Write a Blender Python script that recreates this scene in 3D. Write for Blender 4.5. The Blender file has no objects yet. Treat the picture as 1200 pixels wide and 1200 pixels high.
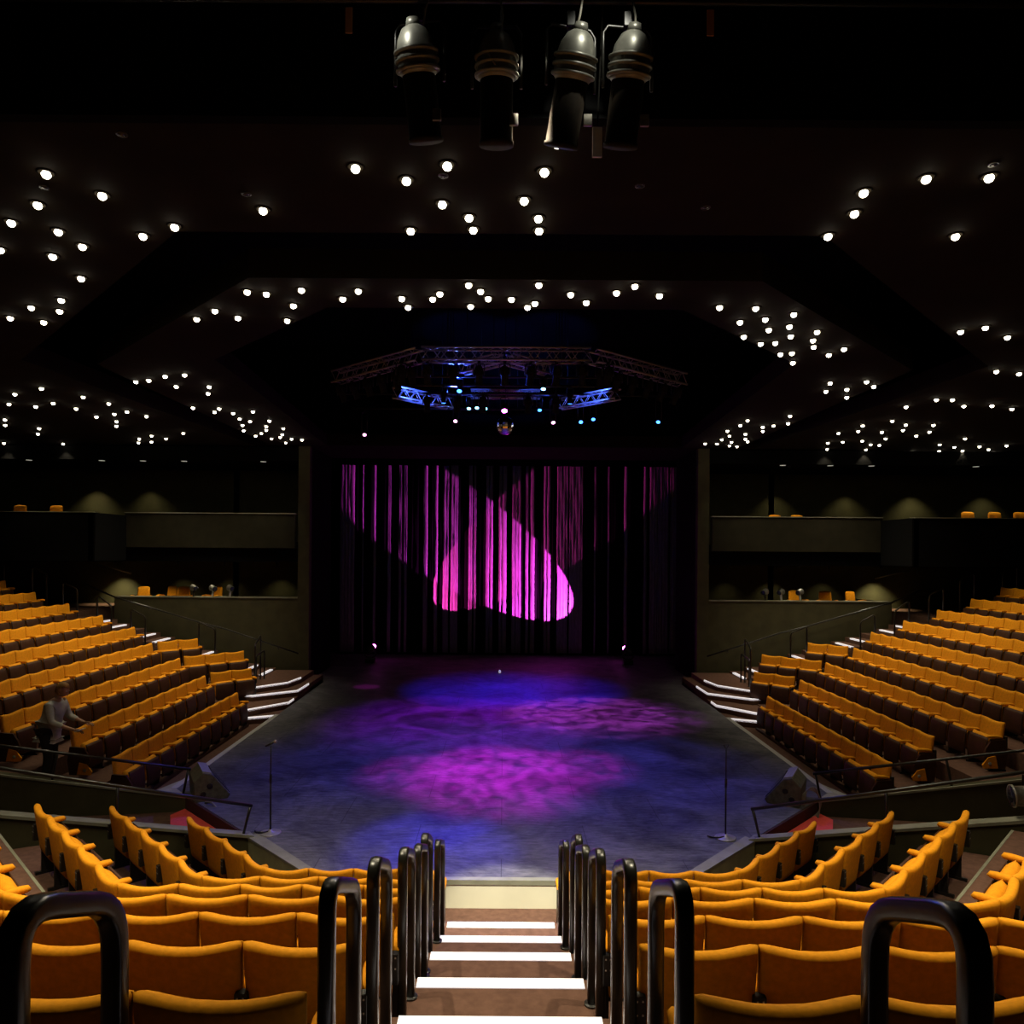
import bpy, bmesh, math, random
from mathutils import Vector, Matrix

# ---------------------------------------------------------------- camera, world, exposure
scene = bpy.context.scene
C = scene.collection
R = math.radians
EYE = 4.05                      # eye height above the stage floor
cam_data = bpy.data.cameras.new('camera')
cam = bpy.data.objects.new('camera', cam_data)
C.objects.link(cam)
cam.matrix_world = Matrix.Translation((0, 0, EYE)) @ Matrix.Rotation(R(90), 4, 'X') @ Matrix.Rotation(R(0.4), 4, 'Z')
cam_data.sensor_width = 36
cam_data.lens = 25.5
cam_data.shift_x = 10 / 1200
cam_data.shift_y = 48 / 1200
cam_data.clip_end = 200
scene.camera = cam
world = bpy.data.worlds.new('world')
scene.world = world
world.use_nodes = True
world.node_tree.nodes['Background'].inputs[0].default_value = (0.9, 0.8, 0.55, 1)
world.node_tree.nodes['Background'].inputs[1].default_value = 0.0
scene.view_settings.view_transform = 'Standard'
scene.view_settings.look = 'None'
scene.view_settings.gamma = 1
scene.view_settings.exposure = 0.0
scene.view_settings.use_curve_mapping = False
scene.cycles.use_light_tree = True
scene.cycles.max_bounces = 6
scene.cycles.diffuse_bounces = 1
scene.cycles.sample_clamp_indirect = 4

DOWNLIGHT_W = 36.0              # each ceiling downlight
FILL_W = 800.0                 # each unseen fill lamp added over the centre block
random.seed(7)

# ---------------------------------------------------------------- materials
def mat(name, col, rough=0.6, metal=0.0, var=0.0, scale=8.0, bump=0.0, emit=None, strength=0.0, spec=0.5, stretch=None):
    m = bpy.data.materials.new(name)
    m.use_nodes = True
    nt = m.node_tree
    b = nt.nodes['Principled BSDF']
    b.inputs['Base Color'].default_value = (*col, 1)
    b.inputs['Roughness'].default_value = rough
    b.inputs['Metallic'].default_value = metal
    b.inputs['Specular IOR Level'].default_value = spec
    if emit:
        b.inputs['Emission Color'].default_value = (*emit, 1)
        b.inputs['Emission Strength'].default_value = strength
    if var or bump:
        tc = nt.nodes.new('ShaderNodeTexCoord')
        mp = nt.nodes.new('ShaderNodeMapping')
        if stretch: mp.inputs['Scale'].default_value = stretch
        no = nt.nodes.new('ShaderNodeTexNoise')
        no.inputs['Scale'].default_value = scale
        no.inputs['Detail'].default_value = 5
        nt.links.new(tc.outputs['Object'], mp.inputs[0])
        nt.links.new(mp.outputs[0], no.inputs['Vector'])
        if var:
            cr = nt.nodes.new('ShaderNodeValToRGB')
            cr.color_ramp.elements[0].position = 0.3
            cr.color_ramp.elements[1].position = 0.7
            cr.color_ramp.elements[0].color = (*[c * (1 - var) for c in col], 1)
            cr.color_ramp.elements[1].color = (*[min(1, c * (1 + var)) for c in col], 1)
            nt.links.new(no.outputs['Fac'], cr.inputs[0])
            nt.links.new(cr.outputs[0], b.inputs['Base Color'])
        if bump:
            bp = nt.nodes.new('ShaderNodeBump')
            bp.inputs['Strength'].default_value = bump
            bp.inputs['Distance'].default_value = 0.01
            nt.links.new(no.outputs['Fac'], bp.inputs['Height'])
            nt.links.new(bp.outputs[0], b.inputs['Normal'])
    return m

M = dict(
    amber=mat('amber_wool', (0.84, 0.325, 0.008), 0.85, var=0.10, scale=30, bump=0.15, spec=0.2),
    shell=mat('seat_shell_dark_brown', (0.055, 0.019, 0.006), 0.6, var=0.25, scale=12, spec=0.3),  # even dark brown for the seat undersides and end panels
    black=mat('black_powder_coat', (0.012, 0.012, 0.010), 0.35),
    rail=mat('black_rail_enamel', (0.014, 0.013, 0.009), 0.30, var=0.1, scale=20, spec=0.6),
    bolt=mat('bright_bolt', (0.7, 0.7, 0.68), 0.3, 0.9),
    carpet=mat('brown_carpet', (0.135, 0.072, 0.050), 0.95, var=0.18, scale=14, bump=0.3, spec=0.1),
    redcarpet=mat('red_carpet', (0.75, 0.09, 0.075), 0.95, var=0.08, scale=25, spec=0.1),
    nosing=mat('white_nosing', (0.9, 0.88, 0.86), 0.5, emit=(1, 0.93, 0.98), strength=0.55),
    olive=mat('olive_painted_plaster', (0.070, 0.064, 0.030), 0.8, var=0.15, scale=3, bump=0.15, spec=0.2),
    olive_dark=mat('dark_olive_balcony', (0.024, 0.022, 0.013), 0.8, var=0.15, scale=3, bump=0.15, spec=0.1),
    cap=mat('grey_wall_cap', (0.24, 0.24, 0.17), 0.6, var=0.15, scale=6),
    cream=mat('cream_stage_fascia', (0.80, 0.77, 0.56), 0.6, var=0.04, scale=3),
    ceil=mat('dark_brown_ceiling', (0.014, 0.010, 0.005), 0.9, var=0.2, scale=2, spec=0.1),
    void=mat('black_void_paint', (0.004, 0.004, 0.004), 0.95, spec=0.05),
    velvet=mat('black_velvet', (0.0035, 0.003, 0.004), 0.95, spec=0.02),
    silver=mat('silver_grey_cloth', (0.13, 0.125, 0.135), 0.6, var=0.35, scale=9, bump=0.3, stretch=(6, 1, 0.5)),
    steel=mat('worn_steel', (0.35, 0.33, 0.28), 0.4, 0.8, var=0.2, scale=30),
    alu=mat('truss_aluminium', (0.5, 0.47, 0.42), 0.4, 0.7),
    matte=mat('matte_black_barrel', (0.018, 0.013, 0.008), 0.75, var=0.3, scale=12, spec=0.15),
    lampbody=mat('lantern_grey', (0.20, 0.20, 0.17), 0.38, 0.4, var=0.2, scale=15),
    wedge=mat('scuffed_speaker_black', (0.10, 0.10, 0.075), 0.7, var=0.3, scale=15),
    wedgetop=mat('speaker_carpet_grey', (0.30, 0.29, 0.24), 0.8, var=0.1, scale=30),
    mirror=mat('mirror_tile', (0.9, 0.88, 0.85), 0.12, 1.0),
    bulb=mat('warm_bulb', (1, 1, 1), 0.5, emit=(1, 0.90, 0.68), strength=14),
    bulbdim=mat('dim_bulb', (1, 1, 1), 0.5, emit=(1, 0.95, 0.8), strength=0.3),
    led_blue=mat('blue_lens', (0.1, 0.2, 1), 0.3, emit=(0.05, 0.22, 1.0), strength=6),
    led_cyan=mat('pale_blue_lens', (0.3, 0.6, 1), 0.3, emit=(0.25, 0.7, 1.0), strength=5),
    led_mag=mat('magenta_lens', (1, 0.1, 0.8), 0.3, emit=(1.0, 0.10, 0.85), strength=24),
    led_pink=mat('pink_lens', (1, 0.4, 0.8), 0.3, emit=(1.0, 0.4, 0.75), strength=4),
    glassdark=mat('dark_lens', (0.02, 0.02, 0.03), 0.1),
    cable=mat('cable_grey', (0.22, 0.21, 0.17), 0.5),
    white=mat('white_cloth', (0.75, 0.75, 0.72), 0.7),
    tape=mat('orange_tag', (0.6, 0.25, 0.08), 0.6),
    shirt=mat('grey_shirt', (0.55, 0.55, 0.49), 0.85, var=0.15, scale=12, bump=0.2),
    trouser=mat('black_trousers', (0.018, 0.016, 0.014), 0.85),
    skin=mat('skin', (0.55, 0.30, 0.19), 0.55),
    hair=mat('blond_hair', (0.42, 0.22, 0.06), 0.6, var=0.3, scale=40),
)

def stage_material():
    m = bpy.data.materials.new('scuffed_black_stage_floor')
    m.use_nodes = True
    nt = m.node_tree; N = nt.nodes; Lk = nt.links
    b = N['Principled BSDF']
    tc = N.new('ShaderNodeTexCoord')
    big = N.new('ShaderNodeTexNoise'); big.inputs['Scale'].default_value = 0.7; big.inputs['Detail'].default_value = 8
    big.inputs['Roughness'].default_value = 0.7; big.inputs['Distortion'].default_value = 1.2
    mp = N.new('ShaderNodeMapping'); mp.inputs['Scale'].default_value = (0.5, 2.2, 1)
    fine = N.new('ShaderNodeTexNoise'); fine.inputs['Scale'].default_value = 9; fine.inputs['Detail'].default_value = 8
    fine.inputs['Roughness'].default_value = 0.75
    Lk.new(tc.outputs['Object'], big.inputs['Vector']); Lk.new(tc.outputs['Object'], mp.inputs[0]); Lk.new(mp.outputs[0], fine.inputs['Vector'])
    mul = N.new('ShaderNodeMath'); mul.operation = 'MULTIPLY'
    Lk.new(big.outputs['Fac'], mul.inputs[0]); Lk.new(fine.outputs['Fac'], mul.inputs[1])
    cr = N.new('ShaderNodeValToRGB')
    cr.color_ramp.elements[0].position = 0.14; cr.color_ramp.elements[0].color = (0.030, 0.030, 0.036, 1)
    cr.color_ramp.elements[1].position = 0.42; cr.color_ramp.elements[1].color = (0.25, 0.245, 0.25, 1)
    Lk.new(mul.outputs[0], cr.inputs[0])
    br = N.new('ShaderNodeTexBrick'); br.inputs['Scale'].default_value = 1.0
    br.inputs['Brick Width'].default_value = 2.4; br.inputs['Row Height'].default_value = 1.2
    br.inputs['Mortar Size'].default_value = 0.006; br.inputs['Color1'].default_value = (1, 1, 1, 1)
    br.inputs['Color2'].default_value = (0.93, 0.93, 0.93, 1); br.inputs['Mortar'].default_value = (0.45, 0.45, 0.45, 1)
    Lk.new(tc.outputs['Object'], br.inputs['Vector'])
    mx = N.new('ShaderNodeMix'); mx.data_type = 'RGBA'; mx.blend_type = 'MULTIPLY'; mx.inputs[0].default_value = 1
    Lk.new(cr.outputs[0], mx.inputs[6]); Lk.new(br.outputs['Color'], mx.inputs[7])
    Lk.new(mx.outputs[2], b.inputs['Base Color'])
    b.inputs['Roughness'].default_value = 0.55
    b.inputs['Specular IOR Level'].default_value = 0.25
    return m
M['stage'] = stage_material()

# ---------------------------------------------------------------- mesh helpers
def box(bm, x0, x1, y0, y1, z0, z1, bev=0.0):
    r = bmesh.ops.create_cube(bm, size=1)
    vs = r['verts']
    for v in vs:
        v.co = Vector(((x0 + x1) / 2 + v.co.x * (x1 - x0), (y0 + y1) / 2 + v.co.y * (y1 - y0), (z0 + z1) / 2 + v.co.z * (z1 - z0)))
    if bev:
        es = {e for v in vs for e in v.link_edges}
        bmesh.ops.bevel(bm, geom=list(es), offset=bev, segments=2, affect='EDGES', profile=0.5)
    return vs

def prism(bm, pts, z0, z1):
    """solid from a plan polygon; z0/z1 numbers or per-point lists"""
    n = len(pts)
    zz0 = z0 if isinstance(z0, (list, tuple)) else [z0] * n
    zz1 = z1 if isinstance(z1, (list, tuple)) else [z1] * n
    lo = [bm.verts.new((p[0], p[1], z)) for p, z in zip(pts, zz0)]
    hi = [bm.verts.new((p[0], p[1], z)) for p, z in zip(pts, zz1)]
    bm.faces.new(lo[::-1]); bm.faces.new(hi)
    for i in range(n):
        bm.faces.new((lo[i], lo[(i + 1) % n], hi[(i + 1) % n], hi[i]))

def tube(bm, pts, r, seg=8, square=False, closed=False):
    pts = [Vector(p) for p in pts]
    n = len(pts); rings = []
    prev = None
    for i, p in enumerate(pts):
        if closed:
            t = (pts[(i + 1) % n] - pts[i - 1]).normalized()
        else:
            t = (pts[min(i + 1, n - 1)] - pts[max(i - 1, 0)]).normalized()
        if prev is None:
            a = Vector((1, 0, 0)) if abs(t.x) < 0.9 else Vector((0, 1, 0))
            u = (a - t * a.dot(t)).normalized()
        else:
            u = (prev - t * prev.dot(t)).normalized()
        prev = u
        w = t.cross(u)
        rr = r[i] if isinstance(r, (list, tuple)) else r
        ring = []
        for k in range(seg):
            th = 2 * math.pi * (k + 0.5) / seg
            cx, cy = math.cos(th), math.sin(th)
            if square:
                q = 0.45
                cx = math.copysign(abs(cx) ** q, cx); cy = math.copysign(abs(cy) ** q, cy)
            ring.append(bm.verts.new(p + (u * cx + w * cy) * rr))
        rings.append(ring)
    m = n if closed else n - 1
    for i in range(m):
        a, b = rings[i], rings[(i + 1) % n]
        for k in range(seg):
            bm.faces.new((a[k], a[(k + 1) % seg], b[(k + 1) % seg], b[k]))
    if not closed:
        bm.faces.new(rings[0][::-1]); bm.faces.new(rings[-1])

def lathe(bm, prof, seg=16, mtx=None):
    """prof: list of (radius, z)"""
    rings = []
    for r_, z in prof:
        ring = []
        for k in range(seg):
            a = 2 * math.pi * k / seg
            v = Vector((r_ * math.cos(a), r_ * math.sin(a), z))
            if mtx: v = mtx @ v
            ring.append(bm.verts.new(v))
        rings.append(ring)
    for a, b in zip(rings, rings[1:]):
        for k in range(seg):
            bm.faces.new((a[k], a[(k + 1) % seg], b[(k + 1) % seg], b[k]))
    bm.faces.new(rings[0][::-1]); bm.faces.new(rings[-1])

def pillow(bm, nu, nv, fn, thick, crisp=False):
    """closed padded sheet: fn(u,v)->centre point, thick(u,v)->half depth vector; u,v in -1..1"""
    F, B = {}, {}
    for i in range(nu + 1):
        for j in range(nv + 1):
            u = -1 + 2 * i / nu; v = -1 + 2 * j / nv
            u = math.copysign(1 - (1 - abs(u)) ** 1.9, u) if crisp else math.sin(u * math.pi / 2) * 0.55 + u * 0.45
            v = math.copysign(1 - (1 - abs(v)) ** 1.9, v) if crisp else math.sin(v * math.pi / 2) * 0.55 + v * 0.45
            c = Vector(fn(u, v)); t = Vector(thick(u, v))
            edge = i in (0, nu) or j in (0, nv)
            if edge:
                F[i, j] = B[i, j] = bm.verts.new(c)
            else:
                F[i, j] = bm.verts.new(c + t); B[i, j] = bm.verts.new(c - t)
    for i in range(nu):
        for j in range(nv):
            for D, flip in ((F, False), (B, True)):
                q = [D[i, j], D[i + 1, j], D[i + 1, j + 1], D[i, j + 1]]
                if flip: q.reverse()
                try: bm.faces.new(q)
                except ValueError: pass

def mesh_obj(name, bm, m, parent=None, smooth=False, angle=None):
    bmesh.ops.recalc_face_normals(bm, faces=bm.faces)
    me = bpy.data.meshes.new(name)
    bm.to_mesh(me); bm.free()
    me.materials.append(M[m] if isinstance(m, str) else m)
    if smooth:
        for p in me.polygons: p.use_smooth = True
    o = bpy.data.objects.new(name, me)
    C.objects.link(o)
    if parent: o.parent = parent
    if smooth and angle:
        try:
            me.set_sharp_from_angle(angle=R(angle))
        except Exception: pass
    return o

def tag(o, label, cat, group=None, kind=None):
    o['label'] = label; o['category'] = cat
    if group: o['group'] = group
    if kind: o['kind'] = kind
    return o

def thing(name, label, cat, loc=(0, 0, 0), rotz=0.0, group=None):
    o = bpy.data.objects.new(name, None)
    C.objects.link(o)
    o.location = loc; o.rotation_euler = (0, 0, rotz)
    o.empty_display_size = 0.1
    return tag(o, label, cat, group)

def struct(name, bm, m, smooth=False):
    o = mesh_obj(name, bm, m, None, smooth)
    o['kind'] = 'structure'
    return o

def copy_tree(src, parent=None):
    c = src.copy(); C.objects.link(c)
    if parent: c.parent = parent
    for ch in src.children:
        copy_tree(ch, c)
    return c

def spot(name, loc, target, watts, cone, col, radius=0.05, blend=0.3, parent=None):
    d = bpy.data.lights.new(name, 'SPOT')
    d.energy = watts; d.spot_size = R(cone); d.spot_blend = blend; d.color = col; d.shadow_soft_size = radius
    o = bpy.data.objects.new(name, d); C.objects.link(o)
    v = Vector(target) - Vector(loc)
    o.rotation_euler = v.to_track_quat('-Z', 'Y').to_euler()
    o.location = loc
    if parent:
        o.parent = parent
        o.matrix_parent_inverse = parent.matrix_basis.inverted()
    return o

def gobo(o, scale, lo, hi, dark=0.15):
    """break-up pattern inside a stage lamp"""
    d = o.data; d.use_nodes = True
    nt = d.node_tree; em = nt.nodes['Emission']
    tc = nt.nodes.new('ShaderNodeTexCoord'); no = nt.nodes.new('ShaderNodeTexNoise')
    no.inputs['Scale'].default_value = scale; no.inputs['Detail'].default_value = 6; no.inputs['Distortion'].default_value = 1.5
    mr = nt.nodes.new('ShaderNodeMapRange')
    mr.inputs['From Min'].default_value = lo; mr.inputs['From Max'].default_value = hi
    mr.inputs['To Min'].default_value = dark; mr.inputs['To Max'].default_value = 1.3
    nt.links.new(tc.outputs['Normal'], no.inputs['Vector']); nt.links.new(no.outputs['Fac'], mr.inputs['Value'])
    nt.links.new(mr.outputs['Result'], em.inputs['Strength'])
    return o

ORD = ['first', 'second', 'third', 'fourth', 'fifth', 'sixth', 'seventh', 'eighth', 'ninth', 'tenth', 'eleventh', 'twelfth',
       'thirteenth', 'fourteenth', 'fifteenth', 'sixteenth', 'seventeenth', 'eighteenth', 'nineteenth', 'twentieth']
def ordinal(n):
    if n < 20: return ORD[n]
    t, u = divmod(n + 1, 10)
    tens = {2: 'twenty', 3: 'thirty', 4: 'forty'}[t]
    if u == 0: return {'twenty': 'twentieth', 'thirty': 'thirtieth', 'forty': 'fortieth'}[tens]
    return tens + '-' + ORD[u - 1]
SIDE = {-1: 'left', 1: 'right'}

# ---------------------------------------------------------------- stage
def mirror(pts, s):
    return [(s * p[0], p[1]) for p in pts]
FRONT = 8.99
bm = bmesh.new()
prism(bm, [(-2.30, FRONT), (2.30, FRONT), (3.55, 10.30), (5.57, 12.35), (5.57, 22.65), (9.5, 22.66), (9.5, 31.2), (-9.5, 31.2),
           (-9.5, 22.66), (-5.57, 22.65), (-5.57, 12.35), (-3.55, 10.30)], -1.2, 0.0)
st = struct('floor', bm, 'stage')
# front fascia of the stage, between the gangway rails and along both front corners
bm = bmesh.new()
prism(bm, [(-2.30, FRONT - 0.02), (2.30, FRONT - 0.02), (2.30, FRONT - 0.003), (-2.30, FRONT - 0.003)], -0.7, -0.055)
struct('trim_1', bm, 'cream')
bm = bmesh.new()
prism(bm, [(-2.32, FRONT - 0.03), (2.32, FRONT - 0.03), (2.32, FRONT + 0.06), (-2.32, FRONT + 0.06)], -0.055, 0.006)
struct('trim_2', bm, 'cap')
k = 3
for s in (-1, 1):
    bm = bmesh.new()
    prism(bm, mirror([(2.30, FRONT - 0.022), (3.6, 10.28), (3.56, 10.32), (2.28, FRONT + 0.02)], s), -0.7, -0.03)
    struct('trim_%d' % k, bm, mat('olive_stage_corner', (0.33, 0.33, 0.17), 0.7, var=0.15, scale=5)); k += 1
    bm = bmesh.new()
    prism(bm, mirror([(2.30, FRONT - 0.03), (3.6, 10.27), (3.50, 10.42), (2.24, FRONT + 0.10)], s), -0.03, 0.006)
    struct('trim_%d' % k, bm, 'cap'); k += 1
    # dark riser of the stage at the mouth of the side gangway
    bm = bmesh.new()
    prism(bm, mirror([(3.60, 10.31), (5.60, 12.33), (5.57, 12.36), (3.56, 10.34)], s), -0.7, -0.01)
    struct('trim_%d' % k, bm, mat('dark_red_riser', (0.045, 0.014, 0.010), 0.8)); k += 1
    # pale edging strip along the side of the stage
    bm = bmesh.new()
    prism(bm, mirror([(5.53, 12.35), (5.64, 12.35), (5.64, 18.0), (5.53, 18.0)], s), -0.2, 0.008)
    struct('trim_%d' % k, bm, mat('pale_stage_edging', (0.42, 0.42, 0.40), 0.6)); k += 1
    # pale paved corner beside the monitor speaker
    bm = bmesh.new()
    prism(bm, mirror([(5.2, 11.98), (5.95, 11.9), (5.62, 12.9), (5.57, 12.37)], s), -0.3, 0.004)
    struct('trim_%d' % k, bm, mat('pale_paving', (0.36, 0.35, 0.24), 0.7, var=0.2, scale=6)); k += 1

# ---------------------------------------------------------------- raked seating platforms
H7 = [(3.577, 8.15), (3.245, 7.20), (2.894, 6.26), (2.536, 5.31), (2.195, 4.36), (1.86, 3.41), (1.525, 2.46)]   # drop below the eye, distance
CH = 0.82
ZC = [EYE - h - CH for h, y in H7]                    # floor heights of the centre rows
YC = [y for h, y in H7]
SC = [2.67 + 0.345 * i for i in range(7)]
def wall_hit(s, y):                                   # where a 45 degree wing line meets the near gangway wall
    return (12.02 - 0.5 * s - y) / 1.5
def front_poly(i):                                    # front edge of the platform of centre row i
    if i == 0: return None
    y = YC[i - 1] - 0.18; s = SC[i - 1] + 0.075
    t = wall_hit(s, y)
    return [(-s - t, y + t), (-s, y), (s, y), (s + t, y + t)]
bm = bmesh.new()
a = front_poly(1)
prism(bm, [a[0], a[1], a[2], a[3], (3.62, 10.2), (2.3, FRONT), (-2.3, FRONT), (-3.62, 10.2)], -1.2, ZC[0])
struct('floor_front_row', bm, 'carpet')
for i in range(1, 8):
    bm = bmesh.new()
    a = front_poly(i)
    if i < 7:
        b = front_poly(i + 1)
        z = ZC[i]
    else:
        b = [(-11, -5), (-10, -6), (10, -6), (11, -5)]
        z = EYE - 2.02
    prism(bm, [a[0], a[1], a[2], a[3], b[3], b[2], b[1], b[0]], -1.2, z)
    struct('floor_tier_%s' % ORD[i], bm, 'carpet')
    bm = bmesh.new()
    y = a[1][1]
    box(bm, -0.585, 0.585, y - 0.11, y + 0.006, z - 0.035, z + 0.006)
    tag(mesh_obj('step_nosing', bm, 'nosing'), 'white nosing on the centre gangway, %s step up from the stage' % ORD[i - 1], 'step edge', 'white nosings of the centre gangway')
    # thin pale edging on the wing platforms
    for s in (-1, 1):
        if i in (3, 4):
            bm = bmesh.new()
            s1 = a[2]; s2 = a[3]
            prism(bm, mirror([s1, s2, (s2[0] + 0.02, s2[1] - 0.02), (s1[0] + 0.02, s1[1] - 0.02)], s), z - 0.03, z + 0.004)
            struct('trim_%d' % k, bm, 'cap'); k += 1

# side blocks
NX = 9
XS = [6.55 + i for i in range(NX)]
ZS = [-0.22 + 0.32 * i for i in range(NX)]
YFAR = [17.75, 18.25, 19.05, 19.6, 20.65, 20.8, 20.85, 20.9, 21.1]
def farwall_y(x): return 12.0 - (x - 5.2) * 0.15
for s in (-1, 1):
    for i in range(NX):
        x0 = 5.6 if i == 0 else XS[i - 1] + 0.18
        x1 = XS[i] + 0.18
        bm = bmesh.new()
        ye = 18.2 if i == 0 else 21.3
        prism(bm, mirror([(x0, farwall_y(x0) + 0.05), (x1, farwall_y(x1) + 0.05), (x1, ye), (x0, ye)], s), -1.2, ZS[i])
        struct('floor_%s_tier_%s' % (SIDE[s], ORD[i]), bm, 'carpet')
    # thin plinth under the first row
    bm = bmesh.new()
    box(bm, *(sorted((s * 6.18, s * 6.24))), 12.3, 17.7, ZS[0], ZS[0] + 0.05)
    struct('trim_%d' % k, bm, 'cap' if False else 'shell'); k += 1

# gangway walls either side of the vomitories
for s in (-1, 1):
    bm = bmesh.new()       # near wall, rising with the wing rows
    def zn(x): return 0.0 + max(0, (x - 3.6)) * 0.285
    P = [(3.55, 10.32), (9.2, 7.50)]
    prism(bm, mirror([(3.55, 10.28), (9.2, 7.50), (9.2, 7.60), (3.60, 10.39)], s), -1.2, [-0.02, zn(9.2) - 0.02, zn(9.2) - 0.02, -0.02])
    struct('wall_near_gangway_%s' % SIDE[s], bm, 'olive')
    bm = bmesh.new()
    prism(bm, mirror([(3.50, 10.27), (9.2, 7.48), (9.2, 7.63), (3.62, 10.43)], s), [-0.02, zn(9.2) - 0.02, zn(9.2) - 0.02, -0.02], [0.02, zn(9.2) + 0.02, zn(9.2) + 0.02, 0.02])
    struct('trim_%d' % k, bm, 'cap'); k += 1
    bm = bmesh.new()
    def zf(x): return 0.0 + (x - 5.2) * 0.17
    prism(bm, mirror([(5.2, 11.93), (16, 10.31), (16, 10.45), (5.2, 12.07)], s), -1.2, [0.0, zf(16), zf(16), 0.0])
    struct('wall_far_gangway_%s' % SIDE[s], bm, 'olive')
    bm = bmesh.new()
    prism(bm, mirror([(5.2, 11.915), (16, 10.295), (16, 10.32), (5.2, 11.94)], s), [-0.02, zf(16) - 0.02, zf(16) - 0.02, -0.02], [0.012, zf(16) + .012, zf(16) + .012, 0.012])
    struct('trim_%d' % k, bm, 'cap'); k += 1
    bm = bmesh.new()
    prism(bm, mirror([(3.5, 10.2), (9.2, 7.4), (16, 10.3), (5.3, 12.0)], s), -1.2, -0.24)
    struct('floor_gangway_%s' % SIDE[s], bm, 'carpet')
    bm = bmesh.new()
    prism(bm, mirror([(3.70, 10.40), (4.55, 9.99), (5.30, 11.6), (5.20, 11.90)], s), -0.235, -0.18)
    tag(mesh_obj('red_carpet', bm, 'redcarpet'), 'red carpet at the mouth of the %s side gangway below the stage' % SIDE[s], 'carpet', 'red carpets at the gangway mouths')

# lit steps beside the stage corners and the stair along each parapet
step_pts = [([(6.85, 17.95), (6.45, 17.78), (5.62, 18.15)], -0.07),
            ([(6.75, 17.98), (6.48, 17.93), (5.60, 19.0), (5.60, 19.5)], 0.08),
            ([(6.95, 19.25), (6.6, 19.15), (5.62, 19.9), (5.60, 21.0)], 0.22),
            ([(7.0, 19.6), (6.69, 19.6), (6.02, 20.35), (5.88, 21.2)], 0.36)]
for s in (-1, 1):
    for j, (pl, z) in enumerate(step_pts):
        bm = bmesh.new()
        last = pl[-1]
        prism(bm, mirror(pl + [(last[0], 22.6), (7.2, 22.6), (7.2, pl[0][1])], s), -0.6, z)
        struct('floor_step_%s_%s' % (SIDE[s], ORD[j]), bm, 'carpet')
        bm = bmesh.new()
        inner = [(p[0] + (0.0 if q == 0 else 0.05), p[1] + 0.13) for q, p in enumerate(pl)]
        prism(bm, mirror(pl + inner[::-1], s), z - 0.03, z + 0.008)
        tag(mesh_obj('step_nosing', bm, 'nosing'), 'bent white lit nosing beside the %s stage corner, %s step from the bottom' % (SIDE[s], ORD[j]), 'step edge', 'lit nosings of the %s corner steps' % SIDE[s])
    n = 0
    x = 7.07
    while x < 13.0:
        z = 0.42 + 0.30 * (x - 7.07)
        bm = bmesh.new()
        box(bm, *sorted((s * x, s * (x + 0.45))), 21.3, 22.62, -0.8, z)
        struct('floor_stair_%s_%s' % (SIDE[s], ORD[n]), bm, 'carpet')
        if 10.9 < x < 11.4 or x > 12.2 or x in (8.0,):
            x += 0.45; n += 1; continue
        bm = bmesh.new()
        box(bm, *sorted((s * (x - 0.005), s * (x + 0.09))), 21.3, 22.3, z - 0.03, z + 0.008)
        tag(mesh_obj('step_nosing', bm, 'nosing'), 'short white nosing on the %s wall stair, %s above the corner steps' % (SIDE[s], ORD[n]), 'step edge', 'lit nosings of the %s wall stair' % SIDE[s])
        x += 0.45; n += 1
    bm = bmesh.new()
    box(bm, *sorted((s * 13.0, s * 18.5)), 21.3, 25.4, -0.8, 2.2)
    struct('floor_landing_%s' % SIDE[s], bm, 'carpet')

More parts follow.
